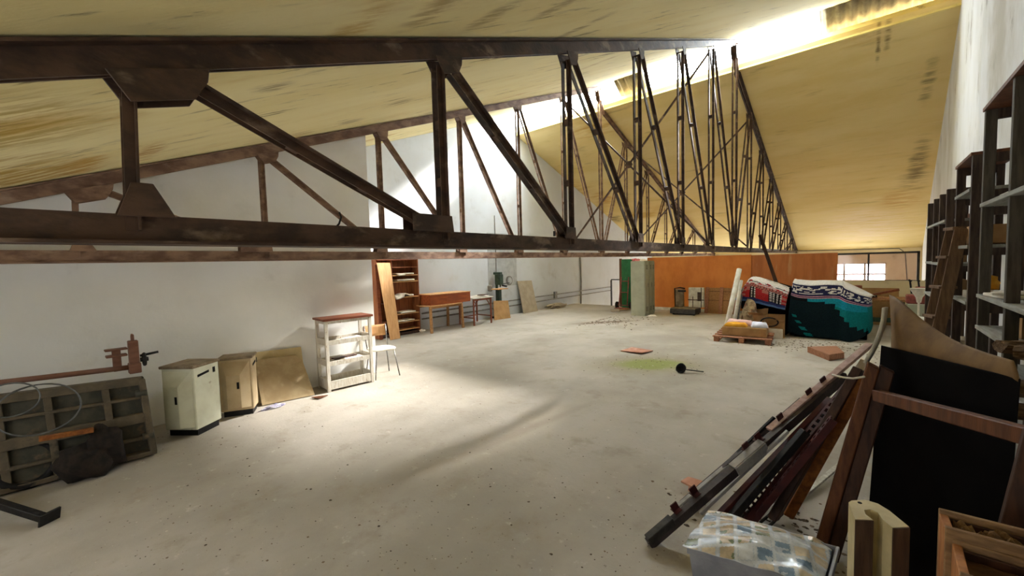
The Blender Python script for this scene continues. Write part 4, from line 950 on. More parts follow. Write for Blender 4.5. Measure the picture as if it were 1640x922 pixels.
# red / white / blue patterned blanket, sloping to the right
yf_ = 10.58
q = lambda px, py, y=yf_: AY(px, py, y)
def redpat(u, v):
    k = v
    if k < .42:
        if int(k * 70) % 7 == 3 and noise.noise(V((u * 14, k * 30, 2))) > 0: return 1
        return 0 if k < .32 else (0 if noise.noise(V((u * 8, k * 40, 5))) > -.1 else 2)
    if k > .93: return 3
    if k > .86: return 4
    i = int(u * 9); j = int((k - .42) / .08)
    if k < .52: return 5 if (int(u * 60) + int(k * 60)) % 3 else 1
    if i in (1, 4, 8): return 2 if (j % 2 or i == 4) else 5
    if i in (2, 5): return 2 if k > .62 else 5
    return (0 if int(u * 54) % 3 else 1) if int(k * 50) % 3 else 1
drape('blanket', [q(1205, 443, 11.5) + V((0, 0, -.06)), q(1212, 443, 11.5), q(1240, 451, 11.5), q(1266, 461, 11.5)],
      [q(1196, 452), q(1204, 447), q(1232, 455), q(1264, 466)],
      [q(1177, 480), q(1200, 483), q(1230, 490), q(1257, 496)], ['y_' for _ in ()] + ['white', 'black', 'red', 'blue', 'indigo', 'rose'], redpat, 70, 48, .3,
      'red, white and blue patterned knitted blanket draped over the left of the stack', .015)
# teal blanket
def tealpat(u, v):
    if v < .20: return 0
    if v < .36:
        z = (u * 22 + v * 18) % 1.0
        if v < .225 or v > .335: return 2
        return 1 if noise.noise(V((u * 26 + v * 10, v * 40, 1))) > .05 else 2
    if v < .375: return 3
    if v < .39: return 2
    if v < .40: return 3
    # big stepped field
    lim = .22 + int((v - .40) * 11) / 11 * 1.35
    if u > .80: return 4
    if u > lim and v < .455 + .0: return 5
    if u > .33 + int(max(0, v - .42) * 14) / 14 * .95:
        return 5 if v < .52 else 4
    if v > .64 and abs((u - .06) - (v - .64) * .55) < .028 and int(v * 22) % 2: return 4
    if v < .48 and int(v * 120) % 2: return 6
    return 7
drape('blanket', [q(1275, 447, 11.6), q(1300, 449, 11.6), q(1345, 449, 11.6), q(1352, 450, 11.7), q(1398, 472, 11.9), q(1400, 474, 12.0)],
      [q(1270, 451), q(1292, 455), q(1343, 454, 10.6), q(1356, 462, 10.6), q(1388, 474, 10.75), q(1396, 476, 11.3)],
      [q(1260, 530), q(1285, 537), q(1330, 541), q(1362, 547, 10.5), q(1391, 534, 11.0), q(1398, 520, 11.5)],
      ['white', 'white', 'navy', 'pink', 'teal', 'cyan', 'black', 'dark'], tealpat, 110, 80, .18,
      'teal and black stepped-pattern blanket draped over the right of the stack', .035)

# boxes behind the pallet
def carton(name, c, d, rz, label, flaps=True, mat='cardboard'):
    r = thing(name, label, 'box', c, rz)
    x, y, z = d[0] / 2, d[1] / 2, d[2]; t = .006
    mb = MB(); mb.box((0, 0, t), (d[0], d[1], .01))
    for s in (-1, 1): mb.box((s * (x - t / 2), 0, z / 2), (t, d[1], z)); mb.box((0, s * (y - t / 2), z / 2), (d[0], t, z))
    mb.build('carton', mat, r, world=False)
    if flaps:
        MB().prism([(-x, -y, z), (x, -y, z), (x, -y - .1, z + .06), (-x, -y - .1, z + .06)], (0, 0, .005)).build('flap', mat, r, world=False)
        MB().prism([(-x, y, z), (x, y, z), (x, y + .04, z + .12), (-x, y + .04, z + .12)], (0, 0, .005)).build('flap', mat, r, world=False)
    else: MB().box((0, 0, z), (d[0] + .01, d[1] + .01, .02)).build('top_flap', mat, r, world=False)
    return r
carton('cardboard_box', (-1.42, 10.47, 0), (.34, .34, .34), .1, 'tall open cardboard box between the pallet and the teal blanket')
carton('cardboard_box', (-1.76, 10.52, 0), (.3, .3, .46), -.1, 'open cardboard box with raised flap behind the flat box on the pallet')
c = V((-1.5, 10.22, .26))
tag(MB().tube([c + V((.16 * math.cos(a), .03 * math.sin(a), .08 + .09 * math.sin(a))) for a in [i * PI / 10 for i in range(20)]], .014, 6, closed=True).build('cable_loop', 'rubber', loc=c - V((0, 0, .03)), smooth=True), 'black cable loop hanging on the tall open cardboard box', 'cable')
tag(MB().b2((-1.52, 10.18, .0), (-1.26, 10.28, .2)).build('paper_stack', 'paper', loc=(-1.4, 10.22, 0), bevel=.01), 'white block of papers standing on the floor before the tall open box', 'papers')
c = V((-1.93, 10.56, .0))
tag(MB().blob(c + V((0, 0, .36)), (.16, .2, .38), 21, .4, 16, 12, 1.8, .0).build('stuffed_bag', 'patterncloth', loc=c, smooth=True), 'mottled beige cloth bag standing under the red patterned blanket', 'bag')

# ------------------------------------------------------------------ things lying on the open floor
cs_ = [FL(1293, 564), FL(1328, 578), FL(1352, 574), FL(1340, 563)]
m_ = sum(cs_, V((0, 0, 0))) / 4
r_ = tag(MB().prism([V((p.x, p.y, .002)) for p in cs_], (0, 0, .105)).build('wood_block', 'block_wood', loc=(m_.x, m_.y, 0), bevel=.004), 'reddish wooden block lying on the floor in front of the teal blanket', 'block')
cs_ = [FL(994, 563), FL(1012, 559), FL(1046, 563), FL(1028, 568)]
m_ = sum(cs_, V((0, 0, 0))) / 4
mb = MB().prism([V((p.x, p.y, .01 + .02 * (i % 2))) for i, p in enumerate(cs_)], (0, 0, .015))
tag(mb.build('broken_tile', 'tile_red', loc=(m_.x, m_.y, 0), bevel=.002), 'pale red broken slab lying on the floor beyond the green stain', 'slab')
c = FL(1092, 596); e = FL(1127, 595, .02)
r = thing('ladle', 'black ladle with a straight handle lying beside the green floor stain', 'ladle', (c.x, c.y, 0))
d = (e - c).normalized()
mb = MB(); n = 14
P_ = [(.0, .0), (.05, .003), (.075, .03), (.08, .07), (.07, .07), (.064, .034), (.045, .014), (0, .012)]
vs = []
axu = V((d.x * .3 - .5, d.y * .3 - .8, .45)).normalized(); ex = axu.orthogonal().normalized(); ey = axu.cross(ex)
cc = c + V((0, 0, .055)) - axu * .03
for rr, zz in P_:
    for i in range(n): a = 2 * PI * i / n; vs.append(cc + ex * (rr * math.cos(a)) + ey * (rr * math.sin(a)) + axu * zz)
mb.add(vs, [(k * n + i, k * n + (i + 1) % n, (k + 1) * n + (i + 1) % n, (k + 1) * n + i) for k in range(len(P_) - 1) for i in range(n)])
mb.build('bowl', 'rubber', r, smooth=True)
MB().bar(c + d * .06 + V((0, 0, .04)), e, .028, .012).build('handle', 'black_iron', r, bevel=.003)

# ------------------------------------------------------------------ bench and clutter right of the blanket
r = thing('work_bench', 'cluttered work bench with green legs behind the teal blanket', 'bench', (.55, 12.6, 0))
b0_, b1_ = AY(1372, 476, 12.3).x, AY(1455, 476, 12.3).x
zb = .72
MB().b2((b0_, 12.3, zb - .05), (b1_, 13.2, zb)).build('bench_top', 'raw_wood', r, bevel=.005)
for x in (b0_ + .1, b1_ - .1):
    for y in (12.36, 13.1): MB().b2((x - .05, y - .04, 0), (x + .05, y + .04, zb - .05)).build('leg', 'machine_green', r)
MB().b2((b0_ + .1, 12.36, .2), (b1_ - .1, 12.4, .3)).build('stretcher', 'machine_green', r)
def plankb(px0, py0, px1, py1, y, d, mat, lab):
    a, b = AY(px0, py0, y), AY(px1, py1, y)
    return tag(MB().bar(a, b, d, max(.03, .04)).build('plank', mat, loc=a, bevel=.004), lab, 'plank')
tag(MB().b2((AY(1350, 462, 13.4).x, 13.4, 0), (AY(1440, 462, 13.4).x, 13.44, AY(1400, 461, 13.4).z)).build('cardboard_sheet', 'cardboard', loc=(.3, 13.4, 0)), 'wide brown cardboard standing behind the work bench', 'cardboard')
r = tag(MB().b2((AY(1361, 457, 13.0).x, 12.9, zb), (AY(1381, 457, 13.0).x, 13.2, AY(1370, 457, 13.0).z)).build('wooden_case', 'red_wood', loc=(0, 13, zb), bevel=.01), 'dark red wooden case on the work bench beside the teal blanket', 'case')
for k, (a, b, zz, ang, mat, lab) in enumerate(((1398, 1440, .765, .1, 'red_wood', 'dark red beam lying across planks on the work bench'), (1380, 1436, .73, -.03, 'pallet_wood', 'reddish plank lying under the dark red beam on the bench'), (1372, 1405, .74, .05, 'dark_wood', 'dark plank end jutting from the work bench over the teal blanket'))):
    y = (12.6, 12.55, 12.35)[k]
    pa, pb = AY(a, 470, y), AY(b, 470, y)
    pa.z = zz; pb.z = zz + ang
    if k == 0: pa.z = .80; pb.z = .93
    tag(MB().bar(pa, pb, .14, .05).build('plank', mat, loc=pa - V((0, 0, .03)), bevel=.005), lab, 'plank')
# red bench machine, white funnel and boxes by the right wall
vm = V((AY(1476, 462, 11.5).x, 11.5, 0))
r = thing('grey_cabinet', 'grey metal cabinet carrying a red machine near the far end of the shelves', 'cabinet', vm)
MB().box(vm + V((.05, .1, .36)), (.5, .5, .72)).build('body', 'locker', r, bevel=.01)
MB().box(vm + V((-.19, .1, .42)), (.02, .44, .5)).build('door', 'locker', r, bevel=.004)
r = thing('red_vice_machine', 'faded red machine with small levers on top of the grey cabinet', 'machine', vm + V((0, 0, .72)))
zc_ = .72
MB().box(vm + V((0, .05, zc_ + .09)), (.44, .3, .18)).build('base', 'red_metal', r, bevel=.02)
MB().box(vm + V((.05, .05, zc_ + .26)), (.3, .2, .16)).build('head', 'red_metal', r, bevel=.03)
for dx in (-.14, -.02, .1): MB().tube([vm + V((dx, 0, zc_ + .2)), vm + V((dx - .03, 0, zc_ + .46))], .015, 6).tube([vm + V((dx - .04, 0, zc_ + .45)), vm + V((dx - .02, 0, zc_ + .48))], .03, 8).build('lever', 'black_iron', r)
fc = AY(1472, 472, 10.4)
r = thing('floor_funnel', 'white funnel on a thin stand in front of the grey cabinet', 'funnel', (fc.x, fc.y, 0))
mb = MB(); n = 16; vs = []
for rr, zz in ((.13, fc.z + .12), (.11, fc.z + .11), (.03, fc.z - .06), (.02, fc.z - .14), (.03, fc.z - .14), (.045, fc.z - .05), (.13, fc.z + .11)):
    for i in range(n): a = 2 * PI * i / n; vs.append(V((fc.x + rr * math.cos(a), fc.y + rr * math.sin(a), zz)))
mb.add(vs, [(k * n + i, k * n + (i + 1) % n, (k + 1) * n + (i + 1) % n, (k + 1) * n + i) for k in range(6) for i in range(n)])
mb.build('cone', 'white_dirty', r, smooth=True)
MB().tube([(fc.x, fc.y, 0), (fc.x, fc.y, fc.z - .1)], .016, 8).tube([(fc.x - .15, fc.y, .01), (fc.x + .15, fc.y, .01)], .012, 6).tube([(fc.x, fc.y - .15, .01), (fc.x, fc.y + .15, .01)], .012, 6).build('stand', 'white_dirty', r)
bc = AY(1480, 500, 9.6)
carton('storage_box', (bc.x, 9.6, 0), (.34, .34, .5), .1, 'pale box on the floor by the far end of the dark shelves', False, 'white_dirty')
bc2 = AY(1466, 491, 9.5)
r = thing('desk_fan', 'small white appliance with a dark round opening on top of the pale box', 'appliance', (bc.x, 9.55, .512))
MB().blob((bc.x - .06, 9.52, .6), (.12, .1, .09), 3, .1, 14, 10, 1).build('shell', 'white_dirty', r, smooth=True)
MB().tube([(bc.x - .07, 9.45, .6), (bc.x - .075, 9.405, .6)], .05, 12).build('opening', 'rubber', r)
# ------------------------------------------------------------------ tall timber racks on the right wall
XF, XB = .68, .98
def rack(name, label, frames, ztop, shelves, mat, board, pw=.06, xf=XF):
    r = thing('timber_rack', label, 'rack', ((xf + XB) / 2, sum(frames) / len(frames), 0))
    for y in frames:
        MB().b2((xf, y - .025, 0), (xf + pw, y + .025, ztop)).build('front_post', mat, r, bevel=.003)
        MB().b2((XB - .05, y - .025, 0), (XB, y + .025, ztop)).build('rear_post', 'shelf_wood', r, bevel=.003)
        for z in shelves: MB().b2((xf + pw, y - .015, z - .09), (XB - .05, y + .015, z - .03)).build('cross_rail', 'shelf_wood', r)
        MB().b2((xf + pw, y - .02, ztop - .07), (XB - .05, y + .02, ztop)).build('cross_rail', 'shelf_wood', r)
    y0, y1 = min(frames), max(frames)
    for i, z in enumerate(shelves):
        MB().b2((xf - .01, y0 - .0, z - .028), (XB, y1 + .0, z)).build('shelf_board', board, r, bevel=.002)
    return r
def yat(px): return XF / ((AY(px, 405, 1.0)).x)
yA, yB, yC_, yD, yE_, yF_, yG, yH = [yat(p) for p in (1612, 1569, 1552, 1528, 1515, 1504, 1495, 1488)]
r1 = rack('timber_rack', 'tallest grey timber rack with split logs, at the camera end of the right wall', [2.95, yA, yB], 2.79, [.45, .90, 1.18, 1.42, 2.105], 'shelf_grey', 'shelf_board')
MB().b2((XF - .01, 2.95, 2.79), (XB, yB + .02, 2.815)).build('top_board', 'mid_wood', r1)
r2 = rack('timber_rack', 'narrower dark timber rack between the tallest rack and the ladder', [yC_ + .02, yD], 2.54, [.5, 1.32, 1.80, 2.275], 'shelf_wood', 'shelf_board')
MB().b2((XF - .01, yC_, 2.54), (XB, yD + .02, 2.565)).build('top_board', 'mid_wood', r2)
r3 = rack('timber_rack', 'long dark timber rack with stepped open frames beyond the ladder', [yE_ + .1, yF_ + .1, yG + .12, yH + .3], 2.42, [.5, 1.2, 1.62, 2.1], 'shelf_wood', 'shelf_board')
MB().b2((XB - .01, yE_, 2.03), (XB, yH + .2, 2.2)).build('back_board', 'mid_wood', r3)
# things on the racks
def book(x, y, z, d, rz, mat, name, label, cat):
    return tag(MB().box((x, y, z + d[2] / 2 + .001), d, rz=rz).build(name, mat, loc=(x, y, z), bevel=.004), label, cat)
ysh = (yA + yB) / 2
book(.82, ysh + .05, 1.42, (.24, .34, .022), .15, 'paper', 'board_stack', 'lowest white board on the eye-level shelf of the tallest rack', 'board')
book(.80, ysh + .03, 1.443, (.2, .3, .018), -.2, 'white_dirty', 'board_stack', 'upper skewed white board on the eye-level shelf of the tallest rack', 'board')
carton('cardboard_box', (.86, yA - .3, 1.421), (.22, .3, .24), 0, 'brown carton on the eye-level shelf of the tallest rack', False)
carton('cardboard_box', (.86, yA + .25, 1.181), (.2, .28, .18), .1, 'carton on the shelf below the white boards of the tallest rack', False)
book(.84, ysh - .1, 2.105, (.24, .4, .03), 0, 'white_dirty', 'plank_offcut', 'white offcut on the highest shelf of the tallest rack', 'board')
y2 = (yC_ + yD) / 2
carton('cardboard_box', (.84, y2, 1.801), (.22, .3, .16), 0, 'brown carton on the upper shelf of the narrower dark rack', False)
book(.84, y2, 1.32, (.22, .3, .07), .1, 'paper', 'paper_stack', 'pale paper pile on the middle shelf of the narrower dark rack', 'papers')
tag(MB().blob((.86, y2 + .1, 1.46), (.08, .1, .07), 4, .5, 12, 8, 2).build('cloth_bundle', 'yellow', loc=(.86, y2 + .1, 1.391), smooth=True), 'yellowish bundle on the paper pile of the narrower dark rack', 'bundle')
tag(MB().blob((.84, y2, .57), (.12, .17, .08), 14, .5, 12, 8, 2, .501).build('cloth_bundle', 'hardboard_b', loc=(.84, y2, .501), smooth=True), 'pale yellow bundle on the lowest shelf of the narrower dark rack', 'bundle')
carton('cardboard_box', (.84, 7.85, 1.621), (.2, .18, .16), 0, 'small pale carton at the far end of the stepped rack', False, 'white_dirty')
carton('cardboard_box', (.84, 7.28, 1.621), (.2, .2, .15), 0, 'brown carton beside the small pale carton on the stepped rack', False)
carton('cardboard_box', (.84, 7.26, 1.201), (.2, .3, .2), 0, 'brown carton on the lower shelf of the stepped rack', False)
carton('cardboard_box', (.84, 6.74, .501), (.2, .32, .26), 0, 'carton on the lowest shelf of the stepped rack behind the ladder', False, 'grey_board')
# split logs poking out of the tallest rack
def log(c, L, r0, rz, label, sd, tilt=0):
    c = V(c); R = Matrix.Rotation(rz, 3, 'Z') @ Matrix.Rotation(tilt, 3, 'Y'); mb = MB(); n = 9; m = 8; vs = []
    for j in range(m + 1):
        for i in range(n):
            a = 2 * PI * i / n
            k = r0 * (1 + .35 * noise.noise(V((math.cos(a) * 1.2, math.sin(a) * 1.2, j * .5 + sd * 7))))
            vs.append(c + R @ V(((j / m - .5) * L + .02 * noise.noise(V((a, sd, j))), k * math.cos(a) * 1.2, k * math.sin(a) * .75)))
    fs = [(j * n + i, (j + 1) * n + i, (j + 1) * n + (i + 1) % n, j * n + (i + 1) % n) for j in range(m) for i in range(n)] + [tuple(range(n)), tuple(m * n + i for i in range(n))]
    return tag(mb.add(vs, fs).build('split_log', 'log', loc=c), label, 'log')
log((.74, 3.40, 1.235), .36, .05, .25, 'split log highest on the tallest rack, below the white boards', 1)
log((.76, 3.22, 1.225), .32, .05, -.25, 'split log lying beside the highest log on the tallest rack', 2)
log((.72, 3.24, 1.04), .42, .055, .1, 'thick split log jutting furthest out on the lower shelf of the tallest rack', 3)
log((.75, 3.10, .955), .38, .05, -.15, 'shaggy split log at the bottom under the thick log', 5)

# wooden ladder leaning on the racks
bl, tl = FL(1450, 678), AY(1523, 367, 5.75)
br, tr2 = FL(1466, 694), AY(1540, 365, 5.6)
r = thing('wooden_ladder', 'worn wooden step ladder leaning on the dark racks', 'ladder', bl)
dl, dr_ = (tl - bl), (tr2 - br)
MB().bar(bl, tl, .03, .07, up=(1, 0, 0)).build('stile', 'ladder_wood', r, bevel=.003)
MB().bar(br, tr2, .03, .09, up=(1, 0, 0)).build('stile', 'ladder_wood', r, bevel=.003)
for k in range(6):
    t = .14 + k * .145
    MB().bar(bl + dl * t, br + dr_ * t, .13, .025).build('tread', 'ladder_wood', r, bevel=.002)
MB().bar(tl + dl * .0 , tr2, .12, .03).build('top_cap', 'ladder_wood', r, bevel=.004)

# ------------------------------------------------------------------ leaning pile in front of the racks
# black board and bent hardboard behind it
PTL, PTR = AY(1411, 553, 3.25), AY(1634, 607, 2.45)
def pb(p, z, dy=0): return V((p.x + dy * .4, p.y + dy, z))
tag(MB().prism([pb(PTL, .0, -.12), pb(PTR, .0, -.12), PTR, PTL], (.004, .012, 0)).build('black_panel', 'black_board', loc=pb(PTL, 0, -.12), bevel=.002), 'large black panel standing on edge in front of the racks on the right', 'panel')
top_px = [(1425, 472), (1441, 480), (1478, 512), (1522, 541), (1570, 561), (1622, 577)]
TP = [AY(px, py, 3.5 - .2 * i) for i, (px, py) in enumerate(top_px)]
BP = [PTL.lerp(PTR, t) + V((.02, .04, -.1)) for t in (.0, .1, .3, .5, .75, .97)]
BP[0].x += .03
def bent(u, v):
    a, b = catmull(BP, u), catmull(TP, u)
    p = a.lerp(b, v); p += V((0, -.10, .02)) * math.sin(PI * v) * (1 - .5 * u)
    return p
tag(MB().sheet(bent, 30, 14, .006).build('bent_hardboard', 'brown_felt', loc=BP[0], smooth=True), 'brown hardboard sheet bending backwards above the large black panel', 'board')
BP2 = [pb(PTL.lerp(PTR, t), 0, .0) + V((.03, .06, .0)) for t in (0, 1)]
# bent pale lath
lp = [AY(px, py, y) for px, py, y in ((1387, 580, 3.12), (1398, 561, 3.16), (1408, 538, 3.2), (1415, 514, 3.24), (1417.5, 492, 3.28))]
def lath(u, v):
    p = catmull(lp, u); return p + V((.0, .05 * (v - .5), 0)) + V((.016 * (v - .5), 0, 0))
tag(MB().sheet(lath, 20, 3, .014).build('bent_lath', 'pale_lath', loc=lp[0], smooth=True), 'pale curved lath bowed over the left edge of the black panel', 'lath')
# dark plank and cross bar (a table frame on its side)
pa, ptop = V((-.17, 2.86, .0)), AY(1398, 582, 3.06)
r = thing('upturned_table_frame', 'dark brown wooden frame of plank and cross bar leaning before the black panel', 'table frame', pa)
d = ptop - pa; side = V((.98, .0, -.2)).normalized()
def pl(off0, off1, y0, y1, mat, name, z0=0):
    a0, a1 = pa + side * off0, pa + side * off1; b0_, b1_ = ptop + side * off0, ptop + side * off1
    return MB().prism([a0 + V((0, y0, 0)), a1 + V((0, y0, 0)), b1_ + V((0, y0, -.02)), b0_ + V((0, y0, 0))], (0, y1 - y0, 0)).build(name, mat, r, bevel=.006)
pl(-.025, .03, -.02, .05, 'mid_wood', 'edge_board'); pl(.031, .095, .0, .05, 'dark_wood', 'wide_board')
q0, q1 = ptop + V((.07, -.01, -.10)), AY(1665, 703, 2.2)
q0 = AY(1405, 633, 2.98)
MB().bar(q0, q1, .05, .062).build('cross_bar', 'mid_wood', r, bevel=.004)

grp = None
def stick(a, b, w, h, mat, name, label, cat, up=(0, 0, 1), bev=.002):
    return tag(MB().bar(a, b, w, h, up).build(name, mat, loc=a, bevel=bev), label, cat)
# main bracketed rail
a, b = FL(1036, 866, .035), AY(1350, 597, 3.62)
r = thing('bracketed_rail', 'longest dark steel rail with small brackets, leaning over the pile from the floor', 'rail', a)
dd = (b - a); dn = dd.normalized(); sd_ = dn.cross(V((0, 0, 1))).normalized(); upn = sd_.cross(dn).normalized()
MB().bar(a, b, .045, .008).bar(a, b, .008, .055, off=(.019, -.026)).bar(a, b, .008, .055, off=(-.019, -.026)).build('channel', 'rail_steel', r)
def on(t): return a + dd * t
for t, sz in ((.15, .05), (.24, .06), (.5, .05), (.56, .045), (.68, .045), (.84, .05), (.92, .045)):
    MB().box(on(t) - sd_ * .03 + upn * .03, (.05, .008, sz), rot=Matrix((dn, sd_, upn)).transposed()).box(on(t) - sd_ * .03 + upn * .004, (.05, .06, .008), rot=Matrix((dn, sd_, upn)).transposed()).build('bracket', 'rail_red', r, bevel=.001)
MB().bar(on(.405), on(.555), .052, .02, off=(0, .005)).bar(on(.405), on(.555), .01, .06, off=(.03, -.02)).build('grey_sleeve', 'rail_light', r)
MB().bar(on(.005), on(.115), .05, .05, off=(0, -.0)).build('grey_end_tube', 'dark_steel', r, bevel=.003)
stick(AY(1232, 688, 3.15), AY(1393, 551, 3.85), .05, .022, 'pink_batten', 'batten', 'pinkish batten lying topmost along the leaning rails', 'batten')
stick(FL(1083, 812, .03), AY(1322, 612, 3.85), .03, .016, 'rail_light', 'metal_strip', 'bright grey metal strip along the far edge of the leaning rails', 'strip')
stick(FL(1092, 806, .012), AY(1285, 640, 3.55), .035, .03, 'rail_steel', 'steel_angle', 'dark steel angle just beside the bright grey strip in the pile', 'steel angle')
stick(FL(1142, 838, .03), AY(1332, 640, 3.4), .04, .05, 'rail_red', 'steel_box_section', 'dark red box section lying under the longest rail', 'steel bar')
stick(FL(1160, 842, .03), AY(1290, 690, 3.05), .045, .045, 'black_iron', 'steel_box_section', 'black box section beside the dark red one in the pile', 'steel bar')
for k, (p0, q0_, yy, w_, m_, lab) in enumerate(((( 1122, 822), (1262, 690), 3.1, .022, 'rail_light', 'slim pale metal tube under the longest rail'),
        ((1168, 836), (1318, 662), 3.25, .028, 'rail_steel', 'slim dark steel bar between the black box section and the slotted angle'),
        ((1206, 834), (1350, 640), 3.25, .022, 'pink_batten', 'thin pinkish lath next to the shorter slotted angle'),
        ((1104, 800), (1240, 668), 3.4, .02, 'black_iron', 'thin black bar just beyond the bright grey strip'))):
    stick(FL(*p0, .02), AY(*q0_, yy), w_, .02, m_, 'metal_bar' if m_ != 'pink_batten' else 'lath', lab, 'bar')
# slotted angles
def slotted(a, b, w, label, n=26):
    d = (b - a).normalized(); s_ = d.cross(V((0, 0, 1))).normalized(); L = (b - a).length; mb = MB()
    for o in (-1, 1): mb.bar(a, b, w * .28, .005, off=(o * w * .36, 0))
    for i in range(n + 1):
        c = a.lerp(b, i / n); mb.bar(c - d * (L / n * .22), c + d * (L / n * .22), w * .5, .005)
    mb.bar(a, b, .005, w * .8, off=(w * .5, -w * .4))
    return tag(mb.build('slotted_angle', 'rail_red', loc=a), label, 'slotted angle')
slotted(FL(1180, 838, .02), AY(1355, 618, 3.3), .06, 'long slotted steel angle between the box sections and the thick timber')
slotted(FL(1197, 836, .02), AY(1330, 668, 3.0), .045, 'shorter slotted steel angle next to the thick timber', 20)
# thick timbers
stick(FL(1238, 830, .04), AY(1376, 590, 3.3), .10, .05, 'dark_wood', 'timber', 'thick dark timber leaning over the slotted angles', 'timber', up=(1, 0, .4), bev=.004)
stick(FL(1262, 826, .03), AY(1384, 606, 3.28), .03, .06, 'orange_edge', 'timber', 'orange-brown timber strip right beside the thick dark timber', 'timber', bev=.003)
stick(AY(1330, 665, 3.6), AY(1388, 578, 3.7), .09, .03, 'grey_board', 'board_offcut', 'pale board offcut wedged between the pinkish batten and thick timber', 'board', bev=.003)
for k, (p, q_, lab) in enumerate((((1188, 828), (1248, 772), 'thin steel rod on the floor closest to the box sections'), ((1202, 832), (1264, 782), 'thin steel rod second from the box sections on the floor'), ((1218, 836), (1272, 790), 'thin steel rod third from the box sections on the floor'), ((1232, 842), (1280, 797), 'thin steel rod on the floor closest to the pale stick'))):
    tag(MB().tube([FL(*p, .02), FL(*q_, .03 + .015 * k)], .009, 8).build('steel_rod', 'dark_steel', loc=FL(*p), smooth=True), lab, 'rod')
stick(FL(1283, 796, .02), FL(1352, 738, .06), .035, .02, 'pale_lath', 'stick', 'pale flat stick on the floor between thick timber and dark plank', 'stick')
tag(MB().tube([AY(1333, 600, 3.25), AY(1350, 604, 3.2) , AY(1366, 606, 3.15), AY(1384, 603, 3.0)], .006, 6).build('twine', 'white_dirty', loc=AY(1333, 600, 3.25), smooth=True), 'white twine tied across the top of the leaning rails', 'twine')
c = AY(1107, 781, 2.95); c = FL(1108, 788)
tag(MB().prism([V((c.x - .08, c.y, .05)), V((c.x + .06, c.y - .06, .06)), V((c.x + .1, c.y + .04, .08)), V((c.x - .05, c.y + .08, .06))], (0, 0, .012)).prism([V((c.x - .03, c.y, .0)), V((c.x + .05, c.y - .02, .0)), V((c.x + .05, c.y + .04, .05)), V((c.x - .03, c.y + .04, .05))], (0, .01, 0)).build('tile_piece', 'tile_red', loc=(c.x, c.y, 0)), 'pale pink tile piece propped under the lower end of the longest rail', 'tile')

# ------------------------------------------------------------------ plastic-covered bin
A_ = FL(1100, 880, .35); B_ = FL(1140, 828, .35); C_ = FL(1345, 880, .35); D_ = A_ + (C_ - B_)
ctr = (A_ + B_ + C_ + D_) / 4
r = thing('plastic_bin', 'grey plastic bin on the floor under a printed plastic sheet', 'bin', (ctr.x, ctr.y, 0))
def sh(p, k, z): v = ctr + (p - ctr) * k; return V((v.x, v.y, z))
Q = [A_, B_, C_, D_]
def loop(levels):
    mb = MB(); vs = []
    for k, z in levels: vs += [sh(p, k, z) for p in Q]
    fs = [(j * 4 + i, j * 4 + (i + 1) % 4, (j + 1) * 4 + (i + 1) % 4, (j + 1) * 4 + i) for j in range(len(levels) - 1) for i in range(4)]
    return mb.add(vs, fs)
loop([(.0, .002), (.84, .002), (.97, .33), (1.0, .33), (1.0, .365), (.95, .365), (.93, .33), (.81, .015), (0, .015)]).build('tub', 'bin_grey', r, bevel=.006)
e1 = (C_ - B_).normalized(); e2 = (B_ - A_).normalized()
L1, L2 = (C_ - B_).length, (B_ - A_).length
cols = ['ph_white', 'ph_pale', 'ph_blue', 'ph_green', 'ph_tan', 'ph_cream', 'ph_dark', 'ph_line']
def cov(u, v):
    p = A_ + e1 * (L1 * (-.03 + .98 * u)) + e2 * (L2 * (-.04 + 1.06 * v))
    z = .372 + .05 * math.sin(PI * min(1, u * 1.1)) * math.sin(PI * v) + .014 * noise.noise(V((u * 5, v * 4, 2))) + .03 * max(0, v - .7) * (1 - u) + .02 * max(0, noise.noise(V((u * 3 + 4, v * 6, 9))))
    if u > .86: z -= (u - .86) * .25
    return V((p.x, p.y, z))
def photo(u, v):
    x = u * 7.0 + v * 1.4; y = v * 4.6 - u * 2.2 + 3
    i, j = int(x), int(y); fx, fy = x - i, y - j
    if fx < .07 or fx > .93 or fy < .09 or fy > .9: return 0
    if fx < .12 or fx > .88 or fy < .15: return 1
    k = (i * 7 + j * 5 + i * j * 3) % 11
    c = (2, 5, 0, 4, 3, 0, 5, 2, 4, 1, 5)[k]
    if c in (2, 3, 4) and fy < .5 and noise.noise(V((x * 2.2, y * 2.2, 4))) > .05: return 6 if c == 3 else 3 if c == 4 else 1
    return c
tag(MB().sheet(cov, 120, 80, .003, photo).build('printed_plastic_sheet', cols, loc=ctr + V((0, 0, .37)), smooth=True), 'glossy plastic sheet printed with small photos, spread over the grey bin', 'plastic sheet')

# cream channel standing beside it
zc2 = .80
P_ = lambda px, py: FL(px, py, zc2)
pts = [P_(*p) for p in ((1359, 804), (1364, 801), (1386, 800), (1406, 806), (1424, 817), (1456, 843), (1429, 844), (1414, 832), (1406, 820), (1394, 815), (1384, 816), (1386, 823), (1398, 832), (1369, 831))]
r = thing('channel_post', 'cream-edged hollow channel standing upright between the bin and the crates', 'channel', (sum(p.x for p in pts) / len(pts), sum(p.y for p in pts) / len(pts), 0))
MB().prism([V((p.x, p.y, .0)) for p in pts], (0, 0, zc2)).build('channel', 'channel_cream', r)
def strip(p, q, name):
    n = V((q.y - p.y, -(q.x - p.x), 0)).normalized()
    if n.dot(V((p.x, p.y, 0))) > 0: n = -n
    MB().prism([V((p.x, p.y, .0)) + n * .001, V((q.x, q.y, .0)) + n * .001, V((q.x, q.y, zc2 - .002)) + n * .001, V((p.x, p.y, zc2 - .002)) + n * .001], n * .003).build(name, 'channel_brown', r)
strip(pts[13], pts[12], 'front_face'); strip(pts[6], pts[5], 'front_face')
h = P_(1377, 805)
